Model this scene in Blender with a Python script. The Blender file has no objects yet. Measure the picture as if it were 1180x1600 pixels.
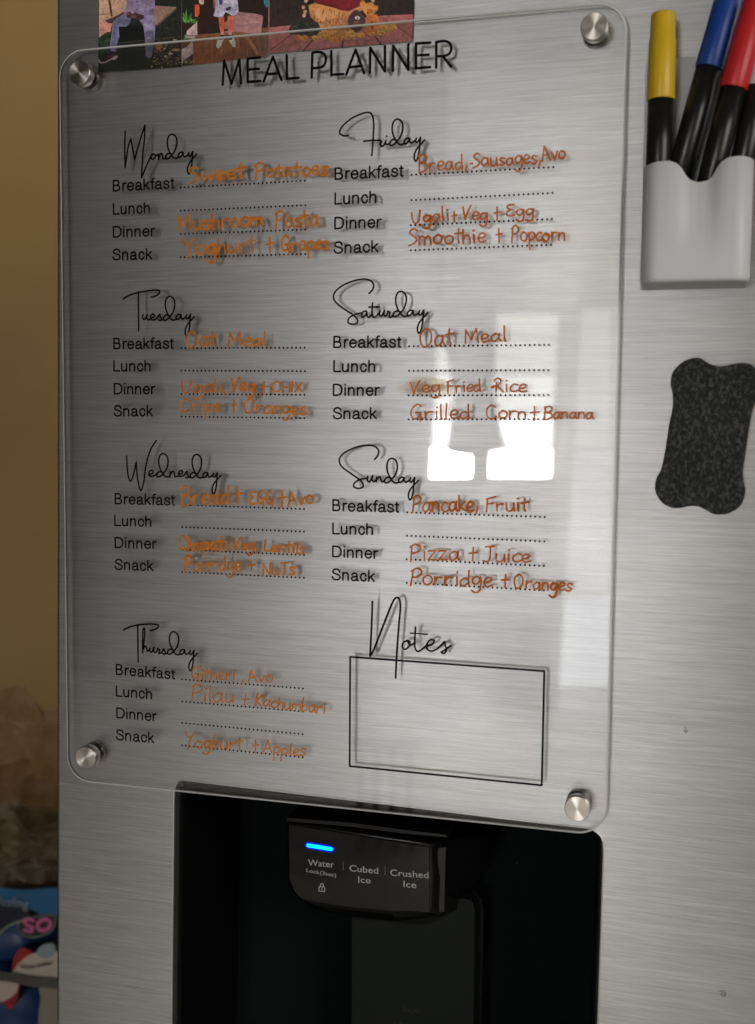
import bpy, bmesh, math, random
from mathutils import noise as mn
from mathutils import Vector, Euler, Matrix
from mathutils.geometry import tessellate_polygon
random.seed(7)
S = bpy.context.scene
COL = S.collection
# ------------------------------------------------------------------ camera
FPX = 1710.74
CP = Vector((0.326172, -0.540951, -0.201301))
CE = Euler((1.4945429, -0.0101994, 0.2631513), 'XYZ')
cd = bpy.data.cameras.new('camera'); cam = bpy.data.objects.new('camera', cd); COL.objects.link(cam)
cam.location = CP; cam.rotation_euler = CE
cd.sensor_fit = 'HORIZONTAL'; cd.sensor_width = 36; cd.lens = 36 * FPX / 1180
cd.clip_start = .01; cd.clip_end = 60
cd.dof.use_dof = True; cd.dof.focus_distance = .585; cd.dof.aperture_fstop = 10
S.camera = cam
CR = CE.to_matrix()
# ------------------------------------------------------------------ light
W = bpy.data.worlds.new('World'); S.world = W; W.use_nodes = True
bg = W.node_tree.nodes['Background']; bg.inputs[0].default_value = (1, .93, .82, 1); bg.inputs[1].default_value = .035
S.view_settings.view_transform = 'Standard'; S.view_settings.look = 'None'
S.view_settings.exposure = 0; S.view_settings.gamma = 1
def lamp(name, loc, aim, sx, sy, power, col, spread=180):
    l = bpy.data.lights.new(name, 'AREA'); l.shape = 'RECTANGLE'; l.size = sx; l.size_y = sy
    l.energy = power; l.color = col; l.spread = math.radians(spread)
    o = bpy.data.objects.new(name, l); COL.objects.link(o); o.location = loc
    o.rotation_euler = (Vector(aim) - Vector(loc)).to_track_quat('-Z', 'Y').to_euler()
    return o
lamp('side_fill', (1.75, -1.25, .30), (.25, 0, -.25), 1.0, 1.2, 16, (1, .95, .88))  # added fill lamp for holder, pens and wall; no window modelled there
lamp('wall_fill', (.9, -2.9, .9), (.35, -4.4, -.3), .5, .5, 58, (1, .96, .90), 150)  # added lamp, only brightens the far wall that the panel reflects

sp = bpy.data.lights.new('floor_fill_spot', 'SPOT'); sp.energy = 450; sp.spot_size = math.radians(18); sp.spot_blend = .15; sp.shadow_soft_size = .05; sp.color = (1, .95, .88)  # added spot; its bright floor patch lifts the steel
so_ = bpy.data.objects.new('floor_fill_spot', sp); COL.objects.link(so_); so_.location = (.9, -4.2, 1.2)
so_.rotation_euler = (Vector((-.35, -2.1, -1.45)) - so_.location).to_track_quat('-Z', 'Y').to_euler()

def ray(px, py):
    return (CR @ Vector(((px - 590) / FPX, -(py - 800) / FPX, -1))).normalized()
def at(px, py, y=0.0):                       # the point of the plane y that stands behind a pixel of the photograph
    d = ray(px, py); return CP + d * ((y - CP.y) / d.y)
def mirror(px, py, y):                       # the point of the room that the panel reflects there
    h = at(px, py, 0); d = ray(px, py); d.y = -d.y
    return h + d * ((y - h.y) / d.y)
DY = .0075                                   # front of the door behind the front of the panel
# ------------------------------------------------------------------ materials
MATS = {}
def srgb(c):
    return tuple((v / 255 / 12.92 if v / 255 <= .04045 else ((v / 255 + .055) / 1.055) ** 2.4) for v in c)
def mat(name, col=(.5, .5, .5), rough=.5, metal=0, **kw):
    if name in MATS: return MATS[name]
    m = bpy.data.materials.new(name); m.use_nodes = True; MATS[name] = m
    p = m.node_tree.nodes['Principled BSDF']
    p.inputs['Base Color'].default_value = (*col, 1); p.inputs['Roughness'].default_value = rough
    p.inputs['Metallic'].default_value = metal
    for k, v in kw.items():
        p.inputs[k.replace('_', ' ')].default_value = v
    return m
def N(m, t, **kw):
    n = m.node_tree.nodes.new(t)
    for k, v in kw.items(): setattr(n, k, v)
    return n
def L(m, a, b): m.node_tree.links.new(a, b)
def P(m): return m.node_tree.nodes['Principled BSDF']
def coords(m, scale, rot=(0, 0, 0), out='Object'):
    tc = N(m, 'ShaderNodeTexCoord'); mp = N(m, 'ShaderNodeMapping')
    mp.inputs['Scale'].default_value = scale; mp.inputs['Rotation'].default_value = rot
    L(m, tc.outputs[out], mp.inputs[0]); return mp.outputs[0]
def noise(m, vec, scale=1, detail=4, rough=.6):
    n = N(m, 'ShaderNodeTexNoise'); n.inputs['Scale'].default_value = scale
    n.inputs['Detail'].default_value = detail; n.inputs['Roughness'].default_value = rough
    L(m, vec, n.inputs['Vector']); return n.outputs['Fac']
def ramp(m, fac, stops):
    r = N(m, 'ShaderNodeValToRGB'); e = r.color_ramp.elements
    while len(e) < len(stops): e.new(.5)
    for i, (p, c) in enumerate(stops): e[i].position = p; e[i].color = (*c, 1)
    L(m, fac, r.inputs[0]); return r.outputs[0]
def rng(m, fac, a, b, lo=0., hi=1.):
    r = N(m, 'ShaderNodeMapRange'); r.inputs[1].default_value = lo; r.inputs[2].default_value = hi
    r.inputs[3].default_value = a; r.inputs[4].default_value = b; L(m, fac, r.inputs[0]); return r.outputs[0]
def bump(m, fac, strength, dist=.001, prev=None):
    b = N(m, 'ShaderNodeBump'); b.inputs['Strength'].default_value = strength; b.inputs['Distance'].default_value = dist
    L(m, fac, b.inputs['Height'])
    if prev is not None: L(m, prev, b.inputs['Normal'])
    L(m, b.outputs[0], P(m).inputs['Normal']); return b.outputs[0]

def brushed(name, col, rough, aniso):
    m = mat(name, col, rough, 1); p = P(m)
    v1 = coords(m, (13, 13, 950)); a = noise(m, v1, 1, 5, .75)
    v2 = coords(m, (45, 45, 3000)); b = noise(m, v2, 1, 3, .7)
    v3 = coords(m, (5, 5, 190)); d = noise(m, v3, 1, 3, .6)
    mx = N(m, 'ShaderNodeMath', operation='MULTIPLY_ADD'); L(m, a, mx.inputs[0]); mx.inputs[1].default_value = .6; L(m, b, mx.inputs[2])
    my = N(m, 'ShaderNodeMath', operation='MULTIPLY_ADD'); L(m, d, my.inputs[0]); my.inputs[1].default_value = .28; L(m, mx.outputs[0], my.inputs[2])
    s = my.outputs[0]
    cr = ramp(m, rng(m, s, 0, 1, .68, 1.2), [(0, tuple(x * .72 for x in col)), (1, tuple(min(1, x * 1.2) for x in col))])
    L(m, cr, p.inputs['Base Color'])
    sm = noise(m, coords(m, (14, 14, 9)), 1, 5, .6)          # hand smears
    q_ = N(m, 'ShaderNodeMath', operation='ADD'); L(m, rng(m, a, rough - .04, rough + .05, .3, .7), q_.inputs[0]); L(m, rng(m, sm, -.035, .035, .35, .65), q_.inputs[1])
    L(m, q_.outputs[0], p.inputs['Roughness'])
    p.inputs['Anisotropic'].default_value = aniso
    t = N(m, 'ShaderNodeCombineXYZ'); t.inputs[2].default_value = 1   # rough across the brushing
    L(m, t.outputs[0], p.inputs['Tangent'])
    bump(m, s, .12, .0004)
    return m
STEEL = brushed('brushed_steel', (.57, .563, .556), .400, .72)
RIM = mat('polished_steel', (.7, .69, .67), .38, 1)
BLK = mat('black_plastic', (.003, .004, .0035), .25, 0, Specular_IOR_Level=.12)
BLK2 = mat('satin_black_plastic', (.008, .011, .010), .42, 0, Specular_IOR_Level=.12)
BLKG = mat('black_gloss', (.004, .004, .004), .10, 0, Specular_IOR_Level=.22)
GASK = mat('rubber_gasket', (.010, .008, .006), .6)
m = BLK2; bump(m, noise(m, coords(m, (900,) * 3), 1, 3), .12, .0003)
# round brushed caps
CAPM = mat('spun_steel', (.74, .69, .63), .30, 1)
def spun():
    m = CAPM; p = P(m); tc = N(m, 'ShaderNodeTexCoord'); g = N(m, 'ShaderNodeTexGradient', gradient_type='RADIAL')
    mp = N(m, 'ShaderNodeMapping'); mp.inputs['Rotation'].default_value = (math.radians(90), 0, 0)
    L(m, tc.outputs['Object'], mp.inputs[0])
    ln = N(m, 'ShaderNodeVectorMath', operation='LENGTH'); L(m, tc.outputs['Object'], ln.inputs[0])
    cx = N(m, 'ShaderNodeCombineXYZ'); L(m, ln.outputs['Value'], cx.inputs[0])
    nn = N(m, 'ShaderNodeTexNoise'); nn.inputs['Scale'].default_value = 9000; L(m, cx.outputs[0], nn.inputs['Vector'])
    L(m, mp.outputs[0], g.inputs[0])
    # tangent runs round the middle of the disc
    cr = N(m, 'ShaderNodeVectorMath', operation='CROSS_PRODUCT'); L(m, tc.outputs['Object'], cr.inputs[0]); cr.inputs[1].default_value = (0, 1, 0)
    nz = N(m, 'ShaderNodeVectorMath', operation='NORMALIZE'); L(m, cr.outputs[0], nz.inputs[0])
    nr = N(m, 'ShaderNodeVectorMath', operation='NORMALIZE'); L(m, tc.outputs['Object'], nr.inputs[0])
    L(m, nr.outputs[0], p.inputs['Tangent']); p.inputs['Anisotropic'].default_value = .85
    bump(m, nn.outputs['Fac'], .08, .0002)
spun()
BARREL = mat('turned_steel', (.62, .60, .56), .22, 1)
# clear acrylic: a thin sheet, so what lies behind is not displaced
def clear(name, fac_mul=1.0, rough=.0, tint=(1, 1, 1), extra=0.0):
    m = bpy.data.materials.new(name); m.use_nodes = True; nt = m.node_tree; nt.nodes.clear()
    o = N(m, 'ShaderNodeOutputMaterial'); mx = N(m, 'ShaderNodeMixShader'); t = N(m, 'ShaderNodeBsdfTransparent')
    g = N(m, 'ShaderNodeBsdfGlossy'); f = N(m, 'ShaderNodeFresnel'); f.inputs[0].default_value = 1.49
    t.inputs[0].default_value = (*tint, 1); g.inputs['Roughness'].default_value = rough
    g.inputs['Color'].default_value = (1, 1, 1, 1)
    k = N(m, 'ShaderNodeMath', operation='MULTIPLY_ADD'); L(m, f.outputs[0], k.inputs[0]); k.inputs[1].default_value = fac_mul
    k.inputs[2].default_value = extra
    L(m, k.outputs[0], mx.inputs[0]); L(m, t.outputs[0], mx.inputs[1]); L(m, g.outputs[0], mx.inputs[2]); L(m, mx.outputs[0], o.inputs[0])
    MATS[name] = m; return m
ACR = clear('clear_acrylic', 1.0)
def edge_mat():  # white diffuse rim stands in for light caught by the polished edge
    m = bpy.data.materials.new('edge_highlight_white'); m.use_nodes = True; m.node_tree.nodes.clear(); MATS['edge'] = m
    o = N(m, 'ShaderNodeOutputMaterial'); a = N(m, 'ShaderNodeMixShader'); b = N(m, 'ShaderNodeMixShader'); c = N(m, 'ShaderNodeMixShader')
    t = N(m, 'ShaderNodeBsdfTransparent'); d = N(m, 'ShaderNodeBsdfDiffuse'); tr = N(m, 'ShaderNodeBsdfTranslucent'); g = N(m, 'ShaderNodeBsdfGlossy')
    d.inputs[0].default_value = tr.inputs[0].default_value = (.90, .91, .88, 1); g.inputs['Roughness'].default_value = .35
    a.inputs[0].default_value = .12; L(m, d.outputs[0], a.inputs[1]); L(m, tr.outputs[0], a.inputs[2])
    b.inputs[0].default_value = .06; L(m, a.outputs[0], b.inputs[1]); L(m, g.outputs[0], b.inputs[2])
    c.inputs[0].default_value = .85; L(m, t.outputs[0], c.inputs[1]); L(m, b.outputs[0], c.inputs[2]); L(m, c.outputs[0], o.inputs[0]); return m
EDGE = edge_mat()
def emit(name, col, s):
    m = mat(name, (0, 0, 0), 1); P(m).inputs['Emission Color'].default_value = (*col, 1)
    P(m).inputs['Emission Strength'].default_value = s; return m
INK = mat('printed_black', (.004, .003, .004), .6, 0, Specular_IOR_Level=.1)
def marker(name, col, tint, lo=.45, hi=.97):
    m = bpy.data.materials.new(name); m.use_nodes = True; nt = m.node_tree; nt.nodes.clear(); MATS[name] = m
    o = N(m, 'ShaderNodeOutputMaterial'); mx = N(m, 'ShaderNodeMixShader'); t = N(m, 'ShaderNodeBsdfTransparent')
    d = N(m, 'ShaderNodeBsdfDiffuse'); tr = N(m, 'ShaderNodeBsdfTranslucent'); m2 = N(m, 'ShaderNodeMixShader')
    v = coords(m, (330, 330, 330)); n1 = noise(m, v, 1, 5, .7)
    n2 = noise(m, coords(m, (70, 70, 70)), 1, 2)
    c = ramp(m, n1, [(.25, tuple(x * .72 for x in col)), (.75, tuple(min(1, x * 1.25) for x in col))])
    L(m, c, d.inputs[0]); L(m, c, tr.inputs[0]); t.inputs[0].default_value = (*tint, 1)
    m2.inputs[0].default_value = .25; L(m, d.outputs[0], m2.inputs[1]); L(m, tr.outputs[0], m2.inputs[2])
    ad = N(m, 'ShaderNodeMath', operation='MULTIPLY_ADD'); L(m, n1, ad.inputs[0]); ad.inputs[1].default_value = .7; L(m, n2, ad.inputs[2])
    L(m, rng(m, ad.outputs[0], lo, hi, .62, .98), mx.inputs[0])
    L(m, t.outputs[0], mx.inputs[1]); L(m, m2.outputs[0], mx.inputs[2]); L(m, mx.outputs[0], o.inputs[0]); return m
ORANGE = marker('orange_marker_ink', (1.0, .30, .036), (.98, .46, .20), .66, .98)
RUST = marker('rust_marker_ink', (.74, .20, .026), (.95, .42, .18), .74, .99)
# ------------------------------------------------------------------ mesh helpers
def obj(name, bm, m, parent=None, smooth=False):
    me = bpy.data.meshes.new(name); bm.to_mesh(me); bm.free()
    for x in (m if isinstance(m, (list, tuple)) else [m]): me.materials.append(x)
    if smooth: me.shade_smooth()
    o = bpy.data.objects.new(name, me); COL.objects.link(o)
    if parent is not None:
        o.parent = parent
        o.matrix_parent_inverse = world_of(parent).inverted()
    return o
def world_of(o):
    w = o.matrix_basis.copy()
    if o.parent is not None: w = world_of(o.parent) @ o.matrix_parent_inverse @ w
    return w
def thing(name, label, cat, loc, group=None):
    o = bpy.data.objects.new(name, None); COL.objects.link(o); o.location = loc; o.empty_display_size = .01
    o['label'] = label; o['category'] = cat
    if group: o['group'] = group
    return o
def tag(o, label, cat, group=None):
    o['label'] = label; o['category'] = cat
    if group: o['group'] = group
    return o
def lab(o, s): o['label'] = s; return o
def loft(bm, rings, close=True, cap0=False, cap1=False, mi=0):
    vs = [[bm.verts.new(p) for p in r] for r in rings]; n = len(rings[0]); out = []
    for a, b in zip(vs, vs[1:]):
        for i in range(n if close else n - 1):
            j = (i + 1) % n
            f = bm.faces.new((a[i], a[j], b[j], b[i])); f.material_index = mi; f.smooth = True; out.append(f)
    if cap0: f = bm.faces.new(vs[0][::-1]); f.material_index = mi
    if cap1: f = bm.faces.new(vs[-1]); f.material_index = mi
    return vs
def cr_spline(pts, n=8, closed=False):
    if len(pts) < 3 and not closed: 
        a, b = pts[0], pts[-1]
        return [(a[0] + (b[0] - a[0]) * k / n, a[1] + (b[1] - a[1]) * k / n) for k in range(n + 1)]
    out = []; m_ = len(pts)
    rngi = range(m_) if closed else range(m_ - 1)
    for i in rngi:
        if closed: p0, p1, p2, p3 = (pts[(i + k) % m_] for k in (-1, 0, 1, 2))
        else: p0, p1, p2, p3 = pts[max(i - 1, 0)], pts[i], pts[i + 1], pts[min(i + 2, m_ - 1)]
        for k in range(n):
            t = k / n; t2 = t * t; t3 = t2 * t
            out.append(tuple(.5 * ((2 * p1[c]) + (-p0[c] + p2[c]) * t + (2 * p0[c] - 5 * p1[c] + 4 * p2[c] - p3[c]) * t2
                                   + (-p0[c] + 3 * p1[c] - 3 * p2[c] + p3[c]) * t3) for c in range(2)))
    if not closed: out.append(tuple(pts[-1][:2]))
    return out
ZS = [0]
def ribbon(bm, pts, w, y, jit=0.0, step=1.2e-6):
    """a flat line of ink: pts are (x, z) in metres on the plane y"""
    q = [pts[0]]
    for p in pts[1:]:
        if math.hypot(p[0] - q[-1][0], p[1] - q[-1][1]) > 4e-5: q.append(p)
    if len(q) < 2: q.append((q[0][0] + 6e-5, q[0][1]))
    n = len(q); L_, R_ = [], []; ph = random.uniform(0, 9)
    for i, p in enumerate(q):
        a = q[max(i - 1, 0)]; b = q[min(i + 1, n - 1)]
        dx, dz = b[0] - a[0], b[1] - a[1]; l = math.hypot(dx, dz) or 1; dx /= l; dz /= l
        ww = w * .5 * (1 + jit * math.sin(ph + i * .55) + jit * random.uniform(-.5, .5))
        yy = y - i * step
        L_.append((p[0] - dz * ww, yy, p[1] + dx * ww)); R_.append((p[0] + dz * ww, yy, p[1] - dx * ww))
    vl = [bm.verts.new(v) for v in L_]; vr = [bm.verts.new(v) for v in R_]
    for i in range(n - 1): bm.faces.new((vl[i], vr[i], vr[i + 1], vl[i + 1]))
    for (v1, v2, c, o_) in ((vl[0], vr[0], q[0], q[1]), (vr[-1], vl[-1], q[-1], q[-2])):
        dx, dz = c[0] - o_[0], c[1] - o_[1]; l = math.hypot(dx, dz) or 1; dx /= l; dz /= l
        r = (v1.co - v2.co).length / 2; arc = []
        a0 = math.atan2(v1.co.z - c[1], v1.co.x - c[0]); a1 = math.atan2(dz, dx)
        s = 1 if math.sin(a1 - a0) > 0 else -1
        for k in range(1, 5):
            a = a0 + s * math.pi * k / 5; arc.append(bm.verts.new((c[0] + r * math.cos(a), v1.co.y, c[1] + r * math.sin(a))))
        bm.faces.new([v1] + arc + [v2])
def pen(bm, strokes, org, w, y, jit=0, n=8, smooth=True):
    ox, oy, s = org
    for st in strokes:
        pp = cr_spline(st, n) if (smooth and len(st) > 2) else st
        if not smooth or len(st) == 2:
            pp = []
            for a, b in zip(st, st[1:]):
                for k in range(6): pp.append((a[0] + (b[0] - a[0]) * k / 6, a[1] + (b[1] - a[1]) * k / 6))
            pp.append(st[-1])
        pts = []
        for p in pp:
            v = at(ox + p[0] / s, oy + p[1] / s, y); pts.append((v.x, v.z))
        ribbon(bm, pts, w, y, jit)
def prism(bm, poly, y0, y1, mi=0, bev=0):
    """poly: (x, z) anticlockwise seen from the camera; y0 front, y1 back"""
    tri = tessellate_polygon([[Vector((p[0], p[1], 0)) for p in poly]])
    f = [bm.verts.new((p[0], y0, p[1])) for p in poly]; b = [bm.verts.new((p[0], y1, p[1])) for p in poly]
    for t in tri:
        try:
            bm.faces.new([f[i] for i in t]).material_index = mi; bm.faces.new([b[i] for i in t[::-1]]).material_index = mi
        except ValueError: pass
    n = len(poly)
    for i in range(n):
        j = (i + 1) % n; bm.faces.new((f[i], b[i], b[j], f[j])).material_index = mi
    bmesh.ops.recalc_face_normals(bm, faces=bm.faces[:])
def box(bm, x0, x1, y0, y1, z0, z1, mi=0):
    v = [bm.verts.new(p) for p in ((x0, y0, z0), (x1, y0, z0), (x1, y1, z0), (x0, y1, z0), (x0, y0, z1), (x1, y0, z1), (x1, y1, z1), (x0, y1, z1))]
    for f in ((3, 2, 1, 0), (4, 5, 6, 7), (0, 1, 5, 4), (1, 2, 6, 5), (2, 3, 7, 6), (3, 0, 4, 7)):
        bm.faces.new([v[i] for i in f]).material_index = mi
def lathe(bm, prof, seg=48, axis='Y', o=(0, 0, 0), mi=0):
    """prof: (distance along the axis, radius)"""
    rings = []
    for a, r in prof:
        ring = []
        for k in range(seg):
            t = 2 * math.pi * k / seg
            c = (r * math.cos(t), a, r * math.sin(t)) if axis == 'Y' else (r * math.cos(t), r * math.sin(t), a)
            ring.append((c[0] + o[0], c[1] + o[1], c[2] + o[2]))
        rings.append(ring)
    loft(bm, rings, True, True, True, mi)
    bmesh.ops.recalc_face_normals(bm, faces=bm.faces[:])
def rrect(x0, x1, z0, z1, r, n=8):
    out = []
    for cx, cz, a0 in ((x1 - r, z1 - r, 0), (x0 + r, z1 - r, 90), (x0 + r, z0 + r, 180), (x1 - r, z0 + r, 270)):
        for k in range(n + 1):
            a = math.radians(a0 + 90 * k / n); out.append((cx + r * math.cos(a), cz + r * math.sin(a)))
    return out
def inset(poly, d):
    n = len(poly); out = []
    area = sum(poly[i][0] * poly[(i + 1) % n][1] - poly[(i + 1) % n][0] * poly[i][1] for i in range(n))
    s = 1 if area > 0 else -1
    for i in range(n):
        a, b, c = poly[i - 1], poly[i], poly[(i + 1) % n]
        e1 = Vector((b[0] - a[0], b[1] - a[1])).normalized(); e2 = Vector((c[0] - b[0], c[1] - b[1])).normalized()
        n1 = Vector((-e1.y, e1.x)) * s; n2 = Vector((-e2.y, e2.x)) * s; nn = (n1 + n2)
        nn = nn.normalized() if nn.length > 1e-6 else n1
        k = d / max(.4, nn.dot(n1)); out.append((b[0] + nn.x * k, b[1] + nn.y * k))
    return out
def zx(px, py, y): v = at(px, py, y); return (v.x, v.z)
# ================================================================== REFRIGERATOR
fr = thing('refrigerator', 'brushed steel refrigerator door with a black ice and water dispenser', 'refrigerator', (.2, .3, -1.2))
dl = [zx(88.6, -250, DY), zx(88.6, 800, DY), zx(87.4, 1850, DY)]
xl = dl[1][0]; ztop = .16; zbot = -.66; xr = .62
hole = [zx(*p, DY) for p in ((257, 1850), (266.5, 1600), (270, 1250), (270.6, 1236), (273, 1227), (277.5, 1220.5), (284, 1218), (292, 1218.6), (360, 1227), (600, 1255.5), (840, 1284.4),
        (915, 1292.8), (925.5, 1295), (934, 1300.5), (940.5, 1307), (943.6, 1316), (944.4, 1330), (940, 1465), (935.4, 1600), (927, 1850))]
def hole_fine(h):
    return h
R = .0022; e_t = zx(88, 0, DY); e_b = zx(87.5, 1600, DY)
def XL(z): return e_b[0] + (e_t[0] - e_b[0]) * (z - e_b[1]) / (e_t[1] - e_b[1]) + R
outer = [(XL(zbot - .1), zbot - .1), (xr, zbot - .1), (xr, ztop), (XL(ztop), ztop)]
hb = [hole[0]] + hole[1:]
bm = bmesh.new()
o3 = [Vector((p[0], p[1], 0)) for p in outer]; h3 = [Vector((p[0], p[1], 0)) for p in hole]
tri = tessellate_polygon([o3, h3]); al = [(p.x, p.y) for p in o3 + h3]
vv = [bm.verts.new((p[0], DY, p[1])) for p in al]
for t in tri: bm.faces.new([vv[i] for i in t])
bmesh.ops.recalc_face_normals(bm, faces=bm.faces[:])
if bm.faces[:][0].normal.y > 0: bmesh.ops.reverse_faces(bm, faces=bm.faces[:])
# rounded left edge of the door
rings = []
for k in range(9):
    a = math.radians(90 * k / 8)
    rings.append([(XL(z) - R * math.sin(a), DY + R * (1 - math.cos(a)), z) for z in (zbot - .1, ztop)])
rings.append([(XL(z) - R, DY + .100, z) for z in (zbot - .1, ztop)])
loft(bm, rings, False)
door = obj('door_panel', bm, STEEL, fr)
bm = bmesh.new(); box(bm, xl + .004, xr, DY + .100, DY + .108, zbot - .1, ztop)
obj('door_gasket', bm, GASK, fr)
bm = bmesh.new(); box(bm, xl + .003, xr, DY + .108, DY + .70, zbot - .1, ztop)
obj('cabinet_side', bm, mat('cabinet_grey', (.05, .045, .04), .5), fr)
disp = bpy.data.objects.new('dispenser', None)
# trim and recess
r1 = inset(hole, .0010); r2 = inset(hole, .0018); r3 = inset(hole, .0042)
bm = bmesh.new()
loft(bm, [[(x, DY + .0001, z) for x, z in hole], [(x, DY - .0004, z) for x, z in inset(hole, .0004)], [(x, DY + .0008, z) for x, z in r1], [(x, DY + .006, z) for x, z in r2]])
trim = obj('dispenser_trim', bm, RIM, fr)
bm = bmesh.new()
loft(bm, [[(x, DY + .0045, z) for x, z in r1], [(x, DY + .0045, z) for x, z in inset(hole, .0022)], [(x, DY + .0052, z) for x, z in inset(hole, .0036)],
          [(x, DY + .0075, z) for x, z in r3], [(x, DY + .085, z) for x, z in inset(hole, .009)]])
rec = obj('dispenser_recess', bm, BLK, fr)
bm = bmesh.new()
prism(bm, inset(hole, .006), DY + .080, DY + .084)
obj('recess_back_wall', bm, mat('deep_black', (.008, .011, .010), .6, 0, Specular_IOR_Level=.0), rec)
# control unit: front face, rounded body, all lofted between outlines
Z1 = (420, 1250, 3.105)
def zq(p, y, Z=Z1): v = at(Z[0] + p[0] / Z[2], Z[1] + p[1] / Z[2], y); return (v.x, v.y, v.z)
yf = DY + .016
face = [(100, 118), (780, 228), (782, 542), (400, 512), (165, 478), (128, 440), (104, 380)]
fr_o = [(96, 108), (300, 135), (560, 178), (792, 212), (800, 380), (796, 548), (600, 548), (400, 530), (230, 505), (150, 470), (108, 400), (98, 260)]
mid_ = [(92, 95), (300, 120), (560, 150), (830, 195), (858, 370), (850, 565), (620, 590), (400, 568), (210, 528), (138, 478), (96, 410), (90, 260)]
back = [(90, 60), (300, 80), (560, 105), (1128, 150), (1060, 320), (930, 530), (780, 612), (500, 590), (240, 540), (145, 485), (100, 415), (92, 260)]
bm = bmesh.new()
loft(bm, [[zq(p, yf) for p in fr_o], [zq(p, yf + .004) for p in mid_], [zq(p, yf + .045) for p in back]], cap0=True)
for f in bm.faces: f.smooth = False
ctl = obj('control_unit', bm, BLKG, fr)
bv = ctl.modifiers.new('bevel', 'BEVEL'); bv.width = .0012; bv.segments = 3; bv.limit_method = 'ANGLE'
bm = bmesh.new()
prism(bm, [(zq(p, yf)[0], zq(p, yf)[2]) for p in face][::-1], yf - .0008, yf + .001)
DISPM = mat('display_glass', (.006, .006, .005), .05, 0, Specular_IOR_Level=.22)
obj('display_panel', bm, DISPM, ctl)
# ledge above the unit
bm = bmesh.new()
ledge = [(92, 84), (400, 108), (660, 142), (860, 166), (872, 178), (660, 160), (400, 126), (92, 100)]
prism(bm, [(zq(p, yf - .003)[0], zq(p, yf - .003)[2]) for p in ledge][::-1], yf - .004, yf + .02)
o = obj('unit_ledge', bm, mat('ledge_gloss', (.010, .010, .010), .15, 0, Specular_IOR_Level=.25), ctl)
bm = bmesh.new()
st = [(822, 232), (860, 228), (852, 540), (816, 540)]
prism(bm, [(zq(p, yf + .003)[0], zq(p, yf + .003)[2]) for p in st][::-1], yf + .0022, yf + .006)
obj('side_strip', bm, mat('strip_gloss', (.016, .014, .011), .25, 0, Specular_IOR_Level=.3), ctl)
# blue light
Z2 = (440, 1280, 4.214)
bm = bmesh.new(); a = zx(440 + 180 / 4.214, 1280 + 168 / 4.214, yf); b = zx(440 + 330 / 4.214, 1280 + 192 / 4.214, yf)
ribbon(bm, [(a[0] + (b[0] - a[0]) * k / 8, a[1] + (b[1] - a[1]) * k / 8) for k in range(9)], .0021, yf - .0012)
obj('indicator_light', bm, emit('blue_light', (.0, .16, 1.0), 7), ctl)
bm = bmesh.new()
ribbon(bm, [(a[0] + (b[0] - a[0]) * k / 8, a[1] + (b[1] - a[1]) * k / 8) for k in range(9)], .0042, yf - .0011)
mh = marker('blue_halo', (.0, .03, .6), (.1, .2, 1), .15, .3)
obj('light_halo', bm, emit('blue_halo_glow', (.0, .03, 1.0), .45), ctl)  # wider dim strip, the glow around the light made as a surface
LBL = mat('grey_print', (.42, .42, .40), .5)
def text(body, p0, p1, cap, y, m, name, parent, label=None, thick=0.0, italic=0):
    """p0, p1: (x, z) of the left and right end of the base line; cap: capital height in metres"""
    c = bpy.data.curves.new('t', 'FONT'); c.body = body; c.size = 1; c.resolution_u = 4; c.offset = thick; c.shear = italic
    o = bpy.data.objects.new('t', c); COL.objects.link(o)
    dg = bpy.context.evaluated_depsgraph_get(); me = bpy.data.meshes.new_from_object(o.evaluated_get(dg))
    bpy.data.objects.remove(o)
    xs = [v.co.x for v in me.vertices]; x0, x1 = min(xs), max(xs)
    d = Vector((p1[0] - p0[0], p1[1] - p0[1])); l = d.length; e = d / l; n = Vector((-e.y, e.x)); sx = l / (x1 - x0); sy = cap / .716
    for v in me.vertices:
        u, w = (v.co.x - x0) * sx, v.co.y * sy
        v.co = (p0[0] + e.x * u + n.x * w, y, p0[1] + e.y * u + n.y * w)
    me.materials.clear(); me.materials.append(m)
    o = bpy.data.objects.new(name, me); COL.objects.link(o)
    o.parent = parent; o.matrix_parent_inverse = world_of(parent).inverted()
    if label: o['label'] = label
    return o
yt = yf - .0011
for body, a, b, cap in (('Water', (175, 305), (347, 320), .0037), ('Lock(3sec)', (163, 348), (360, 382), .0022), ('Cubed', (448, 342), (637, 360), .0037),
                        ('Ice', (505, 418), (587, 424), .0037), ('Crushed', (717, 372), (969, 390), .0037), ('Ice', (803, 447), (889, 455), .0037)):
    text(body, zx(440 + a[0] / Z2[2], 1280 + a[1] / Z2[2], yt), zx(440 + b[0] / Z2[2], 1280 + b[1] / Z2[2], yt), cap, yt, LBL, 'button_lettering', ctl, thick=.004)
for s_ in ([(405, 280), (408, 334)], [(682, 312), (682, 368)]):
    bm = bmesh.new(); pen(bm, [s_], Z2, .0004, yt, 0)
    obj('button_divider', bm, mat('dim_print', (.12, .12, .11), .5), ctl)
bm = bmesh.new()
pen(bm, [[(248, 444), (246, 474), (284, 478), (284, 448), (248, 444)], [(256, 444), (256, 430), (266, 424), (276, 432), (276, 446)], [(266, 456), (266, 466)]], Z2, .0005, yt, 0, smooth=False)
obj('lock_icon', bm, LBL, ctl)
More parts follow.
